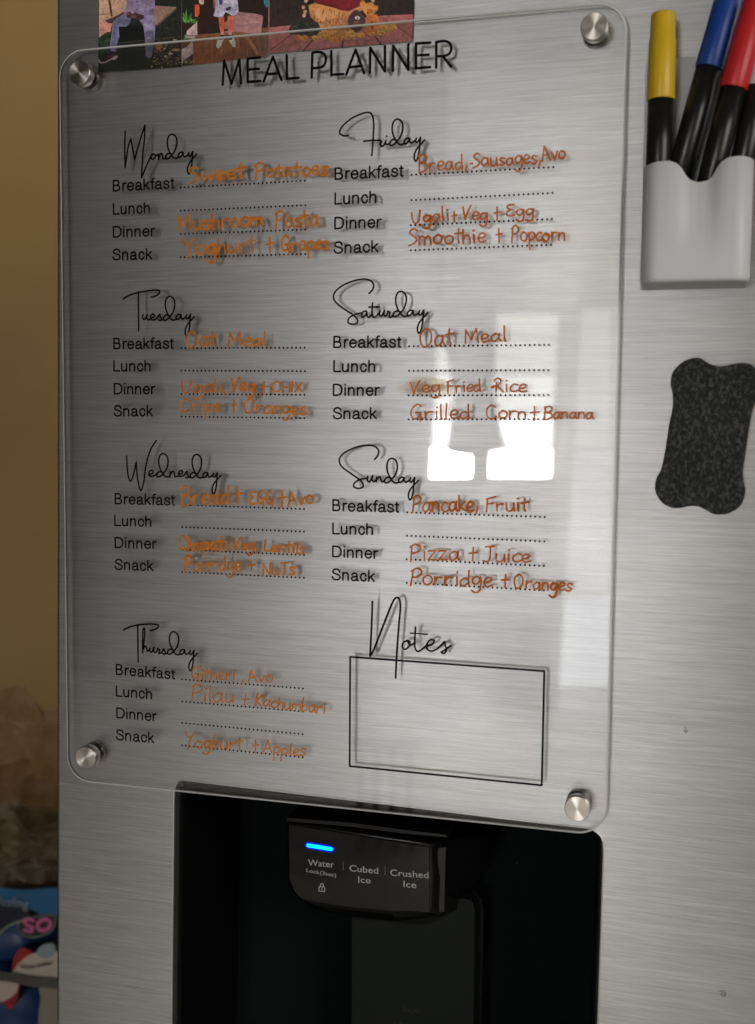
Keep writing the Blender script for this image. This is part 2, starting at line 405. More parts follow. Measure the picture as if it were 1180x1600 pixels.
# lever panel
yl = DY + .050
lv = [(552 - 3, 1440), (552 - 3, 1850), (738, 1850), (741, 1600), (742.5, 1425), (741, 1414), (735, 1407), (722, 1404), (640, 1398), (560, 1392)]
bm = bmesh.new()
prism(bm, [zx(*p, yl) for p in lv], yl, yl + .012)
lev = obj('lever_panel', bm, BLK2, fr); bv = lev.modifiers.new('bevel', 'BEVEL'); bv.width = .0012; bv.segments = 3; bv.limit_method = 'ANGLE'
GR = mat('lever_frame_black', (.007, .009, .008), .35, 0, Specular_IOR_Level=.15)
bm = bmesh.new()
fo = [(548, 1850), (748, 1850), (753, 1600), (757, 1425), (754, 1404), (742, 1392), (724, 1386), (640, 1380), (548, 1370)]
prism(bm, [zx(*p, yl + .013) for p in fo][::1], yl + .012, yl + .030)
o = obj('lever_frame', bm, GR, fr); bv = o.modifiers.new('bevel', 'BEVEL'); bv.width = .001; bv.segments = 2; bv.limit_method = 'ANGLE'
EMB = mat('embossed_black', (.004, .004, .004), .3)
text('Ice', zx(632, 1581, yl), zx(657, 1583, yl), .0040, yl - .0002, EMB, 'lever_lettering', lev, thick=-.01)
text('Water', zx(617, 1606, yl), zx(668, 1610, yl), .0040, yl - .0002, EMB, 'lever_lettering', lev, thick=-.01)
# scuffs on the steel
for st_, l_ in (([[(1071, 1136), (1072, 1143)], [(1069, 1141), (1072, 1145), (1075, 1141)]], 'tiny scratch on the steel below the felt eraser'),
                ([[(1125, 1549), (1132, 1548)], [(1126, 1553), (1130, 1557), (1134, 1555), (1133, 1550)], [(1128, 1551), (1132, 1554)]], 'small dark scuff on the steel near the bottom edge')):
    bm = bmesh.new(); pen(bm, st_, (0, 0, 1), .0004, DY - .0001, 0); lab(obj('scuff_mark', bm, mat('scuff', (.10, .10, .10), .6), fr), l_)
# ================================================================== MEAL PLANNER PANEL
pl = thing('meal_planner_panel', 'clear acrylic weekly meal planner panel on four steel standoffs, filled in with orange marker', 'meal planner', (.15, DY, -.2))
BW, BH, BT = .30, .40223, .0030
prof = [(0.0011, 0.0), (.0007, .00008), (.0003, .00035), (0.0, .0009), (0, BT - .0004), (.0005, BT)]
rings = []
base = rrect(0, BW, -BH, 0, .0145, 12)
for ins, y in prof: rings.append([(x, y, z) for x, z in inset(base, ins)])
bm = bmesh.new(); loft(bm, rings, True, True, True, 1)
bmesh.ops.recalc_face_normals(bm, faces=bm.faces[:])
for f in bm.faces:
    f.normal_update()
    if len(f.verts) > 6: f.material_index = 0; f.smooth = False
    f.smooth = len(f.verts) < 6
obj('acrylic_panel', bm, [ACR, EDGE], pl)
yi = -.00015; yh = -.0004
# standoffs
SX = .0141
first = None
for px, py in ((123.5, 113), (928.5, 40.5), (133.5, 1184), (902, 1264)):
    c = at(px, py, -.006)
    so = bpy.data.objects.new('standoff', None); so.empty_display_size = .01; COL.objects.link(so); so.location = (c.x, 0, c.z)
    so.parent = pl; so.matrix_parent_inverse = world_of(pl).inverted()
    if first is None:
        bm = bmesh.new()
        lathe(bm, [(-.0060, .0060), (-.0057, .0063), (-.0008, .0063), (-.0006, .0058), (-.0001, .0058)], 64, o=(0, 0, 0))
        bm.faces.ensure_lookup_table()
        c_ = obj('cap', bm, CAPM); bm = bmesh.new()
        lathe(bm, [(BT + .0001, .0050), (BT + .0004, .0050), (BT + .0005, .0062), (BT + .0019, .0062), (BT + .0020, .0054), (BT + .0024, .0054), (BT + .0025, .0062), (DY - .0002, .0062)], 48)
        b_ = obj('spacer', bm, BARREL); first = (c_, b_)
        for f in c_.data.polygons: f.use_smooth = f.area < 2e-5
        kids = [c_, b_]
    else: kids = [k.copy() for k in first]; [COL.objects.link(k) for k in kids]
    for k in kids: k.parent = so; k.location = (0, 0, 0); k.matrix_parent_inverse = Matrix()
# title
def piece(name, strokes, org, w, m, y, label=None, jit=0, smooth=True):
    bm = bmesh.new(); pen(bm, strokes, org, w, y, jit, smooth=smooth); o = obj(name, bm, m, pl)
    if label: lab(o, label)
    return o
T1 = (335, 50, 6.051); T2 = (520, 50, 5.756)
bm = bmesh.new(); tw = .00138
pen(bm, [[(79, 497), (92, 268)], [(92, 268), (163, 488)], [(163, 488), (237, 258)], [(237, 258), (251, 486)], [(315, 248), (315, 470)], [(315, 250), (435, 240)], [(315, 355), (422, 347)], [(315, 470), (435, 463)],
         [(467, 466), (553, 233)], [(553, 233), (635, 452)], [(505, 398), (600, 390)], [(685, 218), (687, 443)], [(687, 441), (798, 432)], [(921, 430), (927, 195)], [(1105, 180), (1108, 410)]], T1, tw, yi)
pen(bm, [[(927, 195), (985, 188), (1035, 205), (1054, 255), (1040, 310), (1000, 335), (925, 342)]], T1, tw, yi)
pen(bm, [[(10, 382), (95, 378)], [(122, 381), (205, 158)], [(205, 158), (283, 370)], [(160, 315), (248, 306)], [(334, 365), (338, 142)], [(338, 142), (470, 353)], [(470, 353), (470, 128)],
         [(541, 350), (545, 124)], [(545, 124), (680, 338)], [(680, 338), (680, 110)], [(750, 100), (750, 328)], [(750, 102), (878, 95)], [(750, 210), (863, 203)], [(750, 325), (876, 315)],
         [(931, 318), (932, 92)], [(990, 215), (1064, 310)]], T2, tw, yi)
pen(bm, [[(932, 90), (1000, 80), (1050, 98), (1066, 145), (1050, 192), (1005, 213), (932, 218)]], T2, tw, yi)
lab(obj('title_lettering', bm, INK, pl), 'black capitals reading MEAL PLANNER')
# script day names
ZM = (185, 190, 8.43)
D_ = [[(700, 428), (655, 418), (622, 452), (625, 488), (665, 482), (712, 430), (750, 370), (772, 280), (758, 200), (712, 166), (668, 188), (646, 260), (655, 345), (690, 425), (728, 474), (762, 482), (795, 468)]]
AY = [[(856, 408), (822, 402), (790, 435), (795, 470), (828, 458), (856, 408)], [(856, 405), (855, 442), (880, 462), (925, 425)],
      [(932, 402), (922, 440), (945, 455), (980, 395)], [(982, 392), (974, 470), (968, 560), (955, 640), (932, 688), (912, 660), (914, 600), (945, 530), (1000, 462), (1030, 425)]]
def bpt(p, org): return zx(org[0] + p[0] / org[2], org[1] + p[1] / org[2], yi)
def shifted(bm, strokes, anchor, target, w):
    a = bpt(anchor, ZM)
    for st in strokes:
        pts = [bpt(p, ZM) for p in cr_spline(st, 8)]
        ribbon(bm, [(p[0] - a[0] + target[0], p[1] - a[1] + target[1]) for p in pts], w, yi)
TOP = (712, 166)
def day(label, strokes, org, tops):
    bm = bmesh.new(); pen(bm, strokes, org, .00094, yi)
    for k, t in enumerate(tops):
        shifted(bm, D_ + (AY if k == len(tops) - 1 else []), TOP, bpt(t, org), .00094)
    lab(obj('day_name', bm, INK, pl), 'black script reading ' + label)
day('Monday', [[(90, 130), (84, 350), (90, 605)], [(90, 605), (128, 340), (165, 225)], [(165, 225), (190, 370), (215, 500)], [(215, 500), (275, 280), (350, 45)], [(350, 45), (341, 250), (320, 460), (306, 740)], [(306, 740), (350, 630), (400, 515), (445, 425)],
    [(470, 425), (436, 448), (436, 488), (468, 490), (490, 450), (468, 424), (500, 446), (524, 428)], [(528, 422), (530, 500)], [(530, 470), (562, 420), (580, 440), (584, 482), (605, 486), (632, 462)]], ZM, [(712, 166)])
ZF = (520, 165, 7.375)
day('Friday', [[(180, 345), (120, 345), (80, 310), (110, 240), (220, 145), (350, 88), (420, 80), (458, 115), (474, 220), (465, 400), (452, 575)], [(358, 410), (440, 402), (530, 400)],
    [(530, 395), (562, 412), (550, 440), (562, 470), (590, 455), (612, 415)], [(615, 400), (608, 432), (628, 448), (665, 425)], [(620, 352), (623, 354)]], ZF, [(752, 156)])
ZT = (185, 445, 8.43)
day('Tuesday', [[(62, 185), (150, 135), (270, 100), (430, 72), (520, 70), (546, 90), (520, 130), (470, 155), (430, 160)], [(262, 90), (265, 350), (268, 605)],
    [(325, 395), (320, 440), (345, 455), (378, 400)], [(381, 392), (375, 440), (398, 462), (428, 438)], [(425, 436), (462, 425), (474, 398), (450, 384), (425, 420), (440, 460), (485, 458), (518, 425)],
    [(515, 430), (545, 388), (550, 410), (568, 450), (550, 472), (530, 460)], [(550, 470), (590, 458)]], ZT, [(685, 153)])
ZSa = (510, 430, 6.941)
day('Saturday', [[(465, 198), (505, 150), (512, 100), (480, 60), (410, 42), (300, 60), (180, 110), (100, 175), (78, 240), (110, 300), (200, 370), (290, 430), (340, 485), (330, 520), (280, 532), (238, 512), (248, 465), (305, 428), (385, 408)],
    [(430, 388), (398, 398), (384, 432), (396, 455), (425, 435), (440, 395)], [(440, 395), (442, 438), (462, 455), (490, 430)], [(502, 300), (495, 400), (504, 448), (530, 452), (565, 415)], [(462, 345), (575, 343)],
    [(582, 385), (575, 425), (600, 442), (628, 390)], [(630, 380), (625, 425), (648, 442), (668, 405)], [(665, 390), (690, 405), (680, 450), (700, 455), (725, 430)]], ZSa, [(815, 175)])
ZW = (185, 680, 6.556)
day('Wednesday', [[(85, 212), (95, 380), (120, 470), (150, 420), (183, 275)], [(183, 275), (195, 430), (227, 565), (258, 490), (285, 300), (330, 150), (388, 55)],
    [(315, 402), (350, 390), (355, 368), (332, 362), (312, 390), (325, 420), (365, 414), (398, 390)], [(530, 370), (528, 430)], [(530, 405), (558, 370), (575, 395), (580, 425), (605, 420), (622, 400)],
    [(620, 402), (652, 390), (658, 370), (635, 364), (618, 392), (630, 424), (668, 412), (684, 398)], [(680, 402), (702, 370), (706, 395), (720, 422), (705, 438), (690, 430)], [(705, 436), (742, 425)]], ZW, [(465, 190), (808, 198)])
ZU = (520, 685, 7.375)
day('Sunday', [[(482, 242), (520, 195), (528, 140), (490, 95), (410, 78), (290, 95), (160, 150), (90, 210), (78, 270), (110, 330), (210, 405), (310, 475), (352, 530), (340, 565), (290, 576), (243, 555), (258, 508), (325, 470), (400, 460)],
    [(405, 435), (400, 485), (428, 497), (455, 440)], [(458, 430), (455, 480), (478, 497), (502, 470)], [(505, 445), (503, 500)], [(505, 478), (540, 440), (556, 475), (568, 500), (600, 485)]], ZU, [(690, 231)])
ZH = (185, 965, 7.867)
day('Thursday', [[(60, 155), (140, 115), (240, 92), (380, 80), (470, 85), (495, 102), (470, 135), (420, 155), (393, 158)], [(238, 85), (240, 300), (243, 545)], [(300, 430), (298, 300), (303, 160), (318, 130), (325, 165), (318, 280), (300, 400)],
    [(300, 402), (330, 350), (348, 375), (356, 410), (385, 395)], [(388, 375), (385, 410), (410, 425), (435, 370)], [(438, 365), (435, 410), (458, 430), (482, 400)], [(480, 380), (506, 400), (500, 445), (530, 430)],
    [(530, 430), (560, 385), (565, 405), (580, 435), (560, 452), (545, 440)], [(560, 450), (600, 440)]], ZH, [(688, 175)])
ZN = (560, 925, 7.375)
bm = bmesh.new()
pen(bm, [[(162, 110), (155, 350), (136, 740)], [(136, 740), (180, 660), (290, 380), (400, 110), (452, 65), (480, 100), (484, 200), (468, 380), (445, 700), (430, 990)]], ZN, .00112, yi)
pen(bm, [[(560, 560), (520, 582), (508, 630), (540, 660), (585, 625), (592, 575), (562, 558), (600, 608), (645, 590)], [(660, 405), (650, 560), (656, 650), (690, 685), (740, 655), (800, 605)], [(800, 622), (855, 600), (876, 562), (835, 550), (790, 600), (792, 655), (840, 682), (900, 662), (965, 605)],
    [(962, 612), (995, 572), (1000, 605), (1015, 665), (990, 710), (955, 692)], [(958, 690), (1000, 668), (1062, 620)]], ZN, .00095, yi)
pen(bm, [[(597, 473), (797, 488)]], ZN, .0007, yi)
lab(obj('notes_heading', bm, INK, pl), 'black script reading Notes')
bm = bmesh.new(); nb = [(547.3, 1026.4), (850.6, 1048.7), (846.7, 1227.2), (546.5, 1197.2)]
for a, b in zip(nb, nb[1:] + nb[:1]): pen(bm, [[a, b]], (0, 0, 1), .00105, yi - .00002)
obj('notes_box', bm, INK, pl)
# meal labels and dotted lines
def g(o, *p): return [(o[0] + a / o[2], o[1] + b / o[2]) for a, b in p]
ROWS = {
 'Monday': (g((170, 265, 9.077), (58, 312), (920, 268), (58, 640), (590, 622), (58, 966), (645, 946), (52, 1288), (610, 1275)),
    [(282.4, 292.8, 476.3, 282.2), (282.3, 329.1, 477.2, 320.6), (282.7, 365.5, 477.2, 358.6), (282.3, 402, 477.2, 396.7)]),
 'Friday': (g((510, 245, 8.429), (110, 305), (1005, 260), (108, 631), (665, 607), (105, 955), (715, 934), (98, 1278), (680, 1257)),
    [(643.3, 273, 864.8, 260.9), (643.2, 312.7, 863.6, 301.4), (642.1, 351.8, 862.5, 342.1), (642.1, 391, 861.4, 382.4)]),
 'Thursday': (g((170, 1030, 9.077), (100, 222), (930, 288), (100, 530), (620, 572), (108, 838), (670, 885), (103, 1146), (640, 1193)),
    [(284.5, 1061.4, 473.5, 1075.8), (285, 1096.1, 473.1, 1111.8), (284.8, 1129.6, 473, 1147.2), (284.5, 1164.7, 473, 1183.5)]),
 'Tuesday': (g((160, 440, 3.189), (55, 337), (352, 335), (55, 448), (243, 448), (57, 562), (260, 562), (57, 672), (250, 672)),
    [(283.4, 543.8, 476, 543.2), (283.2, 578.9, 476.7, 579.9), (283.6, 615.6, 475.7, 616.8), (284, 650.9, 475.7, 653.4)]),
 'Saturday': (g((510, 420, 2.744), (30, 340), (318, 338), (30, 443), (212, 443), (28, 545), (225, 545), (28, 645), (215, 645)),
    [(639.4, 541, 858, 538.8), (639.4, 579.3, 857, 578.2), (638.6, 617.9, 857, 617.2), (638.6, 655.4, 856, 655)]),
 'Wednesday': (g((160, 680, 3.189), (62, 344), (358, 351), (60, 453), (247, 457), (62, 563), (267, 568), (62, 671), (253, 678)),
    [(284.8, 789, 475.1, 795.4), (284.8, 823.6, 475.1, 830.8), (284.6, 858.9, 475, 867.2), (284.6, 893.7, 475, 902.8)]),
 'Sunday': (g((510, 680, 2.95), (28, 350), (332, 357), (28, 457), (218, 461), (27, 563), (235, 571), (25, 668), (222, 677)),
    [(636.7, 800.7, 851.3, 807.8), (636.1, 837, 850.7, 846.1), (635.7, 873.9, 850, 884.4), (635.7, 910.7, 850, 922.6)]),
}
GROT = {
 'B': (.90, [[(.12, .06), (.12, .94)], [(.12, .94), (.40, .94)], [(.40, .94), (.57, .89), (.62, .73), (.56, .58), (.42, .52)], [(.42, .52), (.12, .52)], [(.42, .52), (.62, .46), (.70, .29), (.62, .11), (.42, .06)], [(.42, .06), (.12, .06)]]),
 'r': (.46, [[(.12, .06), (.12, .67)], [(.12, .36), (.16, .54), (.26, .65), (.42, .665)]]),
 'e': (.76, [[(.13, .38), (.64, .38)], [(.64, .38), (.62, .54), (.52, .64), (.385, .675), (.23, .62), (.13, .48), (.12, .33), (.17, .17), (.27, .08), (.40, .055), (.54, .10), (.62, .21)]]),
 'a': (.77, [[(.15, .50), (.20, .61), (.36, .675), (.52, .62), (.575, .50)], [(.575, .50), (.575, .16)], [(.575, .16), (.60, .075), (.70, .06)], [(.575, .42), (.45, .38), (.25, .35), (.13, .27), (.13, .14), (.22, .065), (.36, .055), (.51, .13), (.575, .27)]]),
 'k': (.68, [[(.12, .06), (.12, .94)], [(.54, .67), (.12, .28)], [(.28, .42), (.58, .06)]]),
 'f': (.40, [[(.40, .935), (.29, .935), (.215, .86), (.20, .76)], [(.20, .76), (.20, .06)], [(.05, .655), (.37, .655)]]),
 's': (.69, [[(.56, .50), (.51, .62), (.34, .675), (.18, .62), (.15, .49), (.25, .41), (.45, .34), (.57, .24), (.54, .11), (.36, .055), (.18, .10), (.11, .22)]]),
 't': (.39, [[(.19, .83), (.19, .18)], [(.19, .18), (.215, .075), (.34, .06)], [(.05, .655), (.34, .655)]]),
 'L': (.74, [[(.12, .94), (.12, .06)], [(.12, .06), (.66, .06)]]),
 'u': (.76, [[(.12, .67), (.12, .26)], [(.12, .26), (.16, .12), (.29, .055), (.46, .10), (.57, .28)], [(.575, .67), (.575, .06)]]),
 'n': (.76, [[(.12, .67), (.12, .06)], [(.12, .42), (.20, .60), (.36, .675), (.52, .62), (.575, .48)], [(.575, .48), (.575, .06)]]),
 'c': (.69, [[(.58, .47), (.51, .62), (.35, .675), (.19, .59), (.12, .365), (.19, .14), (.35, .055), (.51, .11), (.58, .26)]]),
 'h': (.76, [[(.12, .94), (.12, .06)], [(.12, .42), (.20, .60), (.36, .675), (.52, .62), (.575, .48)], [(.575, .48), (.575, .06)]]),
 'D': (.98, [[(.12, .06), (.12, .94)], [(.12, .94), (.42, .94)], [(.42, .94), (.64, .88), (.79, .72), (.83, .50), (.79, .28), (.64, .12), (.42, .06)], [(.42, .06), (.12, .06)]]),
 'i': (.31, [[(.13, .06), (.13, .67)], [(.13, .92), (.13, .95)]]),
 'S': (.90, [[(.74, .70), (.68, .86), (.46, .95), (.24, .88), (.16, .74), (.24, .61), (.48, .53), (.70, .43), (.78, .28), (.70, .12), (.46, .05), (.21, .12), (.11, .30)]]),
}
def grotesque(body, p0, p1, cap, y, m, name, parent, label, w=.15):
    bm = bmesh.new(); tot = sum(GROT[c][0] for c in body) - .13
    d = Vector((p1[0] - p0[0], p1[1] - p0[1])); e = d.normalized(); n = Vector((-e.y, e.x)); k = d.length / tot; cx = -.06
    for c in body:
        adv, sts = GROT[c]
        for st in sts:
            pts = []
            for p in cr_spline(st, 7): u = (cx + p[0]) * k; v = p[1] * cap; pts.append((p0[0] + e.x * u + n.x * v, p0[1] + e.y * u + n.y * v))
            ribbon(bm, pts, w * cap, y)
        cx += adv
    return lab(obj(name, bm, m, parent), label)
for dname, (ends, dots) in ROWS.items():
    for k, wd in enumerate(('Breakfast', 'Lunch', 'Dinner', 'Snack')):
        grotesque(wd, zx(*ends[2 * k], yi), zx(*ends[2 * k + 1], yi), .0062, yi, INK, 'meal_word', pl, 'black print reading %s under %s' % (wd, dname))
        x0, y0, x1, y1 = dots[k]; bm = bmesh.new(); a = zx(x0, y0, yi); b = zx(x1, y1, yi)
        for q in range(31):
            cx, cz = a[0] + (b[0] - a[0]) * q / 30, a[1] + (b[1] - a[1]) * q / 30
            bm.faces.new([bm.verts.new((cx + .00056 * math.cos(t * math.pi / 5), yi - 1e-6, cz + .00056 * math.sin(t * math.pi / 5))) for t in range(10)])
        obj('dotted_line', bm, INK, pl)
# handwriting: unit glyphs, x-height 1
G = {
 'a': (1.0, [[(.75, .8), (.45, .97), (.12, .6), (.15, .15), (.4, 0), (.68, .35), (.78, .9)], [(.78, .95), (.78, .35), (.92, 0)]]),
 'b': (.9, [[(.12, 1.8), (.1, .9), (.12, .05), (.5, 0), (.8, .3), (.7, .7), (.4, .8), (.12, .45)]]),
 'c': (.8, [[(.75, .85), (.45, 1), (.12, .6), (.15, .15), (.45, 0), (.78, .15)]]),
 'd': (.95, [[(.7, .75), (.4, .85), (.1, .5), (.15, .1), (.4, 0), (.7, .3)], [(.78, 1.75), (.76, .8), (.8, 0)]]),
 'e': (.85, [[(.12, .45), (.5, .5), (.72, .75), (.5, 1), (.2, .8), (.1, .35), (.35, 0), (.78, .15)]]),
 'g': (.95, [[(.75, .8), (.45, 1), (.12, .65), (.2, .2), (.5, .15), (.75, .6), (.8, .95)], [(.8, .95), (.82, 0), (.68, -.65), (.35, -.85), (.05, -.6)]]),
 'h': (.9, [[(.12, 1.65), (.12, 0)], [(.12, .45), (.4, .95), (.68, .75), (.75, 0)]]),
 'i': (.42, [[(.2, .9), (.22, 0)], [(.2, 1.38), (.24, 1.42)]]),
 'k': (.85, [[(.12, 1.65), (.12, 0)], [(.7, 1.0), (.15, .45)], [(.15, .45), (.78, 0)]]),
 'l': (.4, [[(.2, 1.75), (.16, .5), (.22, 0)]]),
 'm': (1.3, [[(.1, .95), (.1, 0)], [(.1, .6), (.35, .95), (.55, .7), (.58, 0)], [(.58, .6), (.85, .95), (1.1, .7), (1.15, 0)]]),
 'n': (.9, [[(.1, .95), (.1, 0)], [(.1, .55), (.45, .97), (.72, .7), (.76, 0)]]),
 'o': (.95, [[(.5, .98), (.15, .7), (.15, .2), (.5, 0), (.82, .3), (.8, .75), (.5, .98), (.35, .93)]]),
 'p': (.9, [[(.12, .95), (.13, -.9)], [(.12, .7), (.45, 1), (.8, .7), (.6, .2), (.15, .15)]]),
 'r': (.86, [[(.12, .95), (.14, 0)], [(.12, .45), (.35, .88), (.7, .88)]]),
 's': (.75, [[(.7, .9), (.35, 1), (.15, .75), (.4, .5), (.65, .25), (.4, 0), (.08, .08)]]),
 't': (.72, [[(.35, 1.6), (.33, .5), (.42, 0)], [(.02, 1.05), (.7, 1.12)]]),
 'u': (.95, [[(.1, .95), (.12, .2), (.4, 0), (.7, .3), (.75, .95)], [(.75, .95), (.82, 0)]]),
 'v': (.85, [[(.08, .95), (.38, 0)], [(.38, 0), (.8, 1.0)]]),
 'w': (1.2, [[(.08, .95), (.3, .05)], [(.3, .05), (.58, .75)], [(.58, .75), (.85, 0)], [(.85, 0), (1.1, 1.0)]]),
 'z': (.85, [[(.1, .92), (.72, .95)], [(.72, .95), (.12, .05)], [(.12, .05), (.8, .02)]]),
 'A': (1.15, [[(.05, -.05), (.5, 1.75)], [(.5, 1.75), (1.05, -.02)], [(.22, .65), (.85, .68)]]),
 'B': (1.15, [[(.18, 1.75), (.1, -.1)], [(.1, 1.65), (.65, 1.85), (.95, 1.45), (.7, 1.05), (.2, .95)], [(.2, .95), (.8, .85), (1.0, .4), (.65, .02), (.1, -.1)]]),
 'C': (1.1, [[(.95, 1.5), (.6, 1.8), (.2, 1.35), (.12, .6), (.3, .08), (.65, 0), (1.0, .3)]]),
 'E': (1.0, [[(.85, 1.75), (.3, 1.7), (.12, 1.35), (.5, .95)], [(.5, .95), (.1, .6), (.15, .1), (.5, 0), (.9, .12)]]),
 'F': (.95, [[(.2, 1.6), (.15, -.1)], [(.1, 1.55), (.9, 1.85)], [(.15, .9), (.75, 1.0)]]),
 'G': (1.15, [[(.9, 1.55), (.6, 1.8), (.2, 1.3), (.12, .6), (.35, .1), (.7, .2), (.85, .75)], [(.5, .8), (.95, .8)], [(.9, .8), (.92, -.3)]]),
 'H': (1.05, [[(.15, 1.7), (.12, 0)], [(.85, 1.7), (.85, 0)], [(.12, .85), (.85, .9)]]),
 'I': (.35, [[(.15, 1.7), (.15, 0)]]),
 'J': (.95, [[(.2, 1.7), (.9, 1.75)], [(.6, 1.7), (.6, .4), (.4, 0), (.05, .15)]]),
 'K': (1.1, [[(.15, 1.7), (.12, 0)], [(.9, 1.65), (.15, .75)], [(.15, .75), (.95, 0)]]),
 'L': (.95, [[(.18, 1.7), (.12, .1)], [(.12, .08), (.5, .0), (.9, .1)]]),
 'M': (1.4, [[(.1, -.05), (.2, 1.6)], [(.2, 1.6), (.6, .4)], [(.6, .4), (1.1, 1.7)], [(1.1, 1.7), (1.2, 0)]]),
 'N': (1.15, [[(.12, -.1), (.18, 1.6)], [(.18, 1.6), (.85, .05)], [(.85, .05), (.95, 1.75)]]),
 'O': (1.25, [[(.6, 1.8), (.2, 1.4), (.1, .7), (.3, .05), (.7, .05), (1.02, .6), (1.0, 1.4), (.65, 1.8), (.45, 1.72)]]),
 'P': (1.05, [[(.25, 1.65), (.12, -.1)], [(.1, 1.5), (.55, 1.85), (.95, 1.5), (.75, 1.0), (.2, .8)]]),
 'R': (1.2, [[(.5, 1.3), (.42, 0)], [(.3, 1.5), (.6, 1.85), (.9, 1.5), (.6, .9), (.1, .75), (.1, .55), (.5, .8), (1.1, 0)]]),
 'S': (.95, [[(.85, 1.55), (.5, 1.75), (.15, 1.35), (.5, .95), (.8, .5), (.5, .05), (.1, -.15)]]),
 'T': (1.0, [[(.1, 1.55), (.95, 1.6)], [(.5, 1.6), (.5, 0)]]),
 'U': (1.1, [[(.1, 1.55), (.15, .5), (.4, -.05), (.8, .4), (.95, 1.75)]]),
 'V': (1.05, [[(.1, 1.6), (.4, .0)], [(.4, .0), (.6, .9), (.95, 1.8)]]),
 'X': (.95, [[(.1, 1.55), (.85, 0)], [(.85, 1.6), (.1, 0)]]),
 'Y': (1.05, [[(.0, 1.9), (.22, 1.4), (.62, 1.2)], [(.95, 1.8), (.68, 1.25), (.5, .5), (.40, -.35)]]),
 '+': (.9, [[(.45, 1.5), (.42, -.1)], [(.08, .8), (.85, .9)]]),
 ',': (.4, [[(.28, .3), (.12, -.3)]]),
 '-': (.4, [[(.08, .5), (.3, .5)]]),
}
def write(label, words, org, w, m, rep=0.0):
    bm = bmesh.new(); ox, oy, s = org
    for (tx, x0, y0, x1, y1, xh) in words:
        tot = sum(G[c][0] for c in tx) - .1; L_ = math.hypot(x1 - x0, y1 - y0); e = ((x1 - x0) / L_, (y1 - y0) / L_); nrm = (e[1], -e[0])
        k = L_ / tot; cx = 0
        for ch in tx:
            adv, sts = G[ch]; jx = random.uniform(-.04, .04); jy = random.uniform(-.07, .07); js = random.uniform(.93, 1.08); sl = random.uniform(-.05, .12)
            for rp in range(2 if random.random() < rep * .45 else 1):
                dx = random.uniform(-.09, .09) * rp; dy = random.uniform(-.12, .12) * rp
                for st in sts:
                    pp = cr_spline(st, 7 if len(st) > 2 else 6); pts = []
                    for p in pp:
                        u = (cx + p[0] + jx + dx + sl * p[1] * .5) * k; v = (p[1] * js + jy + dy) * xh
                        v3 = at(ox + (x0 + e[0] * u + nrm[0] * v) / s, oy + (y0 + e[1] * u + nrm[1] * v) / s, yh); pts.append((v3.x, v3.z))
                    ribbon(bm, pts, w, yh - random.uniform(0, .00012), .10)
            cx += adv
    return lab(obj('handwritten_entry', bm, m, pl), label)
wl = .00104; wr = .00092
A1 = (275, 225, 4.72); A2 = (270, 320, 4.72); A3 = (640, 225, 4.538); A4 = (630, 315, 4.538); A5 = (275, 505, 5.364); A6 = (270, 585, 5.13); A7 = (640, 500, 3.933); A8 = (270, 745, 4.917)
B1 = (270, 830, 4.917); B2 = (630, 760, 4.917); B3 = (625, 840, 4.214); B4 = (275, 1030, 4.72); B5 = (275, 1135, 4.72)
Q = 'orange handwriting reading '; Q2 = 'rust orange handwriting reading '
write(Q + 'Sweet Potatoes', [('Sweet', 92, 285, 512, 243, 64), ('Potatoes', 580, 252, 1115, 222, 62)], A1, wl * 1.15, ORANGE, .6)
write(Q + 'Mushroom Pasta', [('Mushroom', 35, 192, 668, 152, 66), ('Pasta', 755, 172, 1075, 150, 68)], A2, wl * 1.1, ORANGE, .6)
write(Q + 'Yoghurt + Grapes', [('Yoghurt', 75, 378, 610, 345, 68), ('+', 685, 345, 745, 342, 70), ('Grapes', 800, 345, 1145, 325, 62)], A2, wl * 1.05, ORANGE, .4)
write(Q2 + 'Bread, Sausages, Avo', [('Bread,', 60, 200, 405, 172, 62), ('-', 425, 160, 445, 158, 40), ('Sausages,', 445, 163, 930, 133, 56), ('Avo', 940, 118, 1105, 100, 54)], A3, wr, RUST, .12)
write(Q2 + 'Ugali + Veg + Egg', [('Ugali', 55, 155, 325, 130, 52), ('+', 345, 140, 382, 138, 48), ('Veg', 415, 130, 600, 130, 54), ('+', 638, 128, 688, 126, 60), ('Egg', 728, 104, 925, 100, 46)], A4, wr, RUST, .1)
write(Q2 + 'Smoothie + Popcorn', [('Smoothie', 35, 305, 582, 290, 62), ('+', 658, 285, 702, 283, 66), ('Popcorn', 765, 285, 1145, 270, 60)], A4, wr, RUST, .15)
write(Q + 'Oat Meal on the Tuesday line', [('Oat', 85, 200, 330, 185, 76), ('Meal', 435, 190, 755, 186, 66)], A5, wl, ORANGE, .5)
write(Q + 'Ugali, Veg + CHIX', [('Ugali,', 68, 145, 428, 140, 60), ('Veg', 460, 132, 652, 136, 58), ('+', 700, 150, 762, 152, 68), ('CHIX', 795, 138, 1032, 138, 44)], A6, wl * .95, ORANGE, .4)
write(Q + 'Crips + Oranges', [('Crips', 50, 300, 382, 300, 58), ('+', 468, 290, 512, 290, 60), ('Oranges', 565, 306, 1068, 322, 62)], A6, wl * .95, ORANGE, .35)
write(Q2 + 'Oat Meal on the Saturday line', [('Oat', 58, 165, 268, 145, 60), ('Meal', 335, 140, 592, 128, 50)], A7, wr, RUST, .3)
write(Q2 + 'Veg Fried Rice', [('Veg', 0, 450, 190, 440, 42), ('Fried', 228, 446, 440, 436, 42), ('Rice', 503, 440, 715, 440, 46)], A7, wr * .9, RUST, .1)
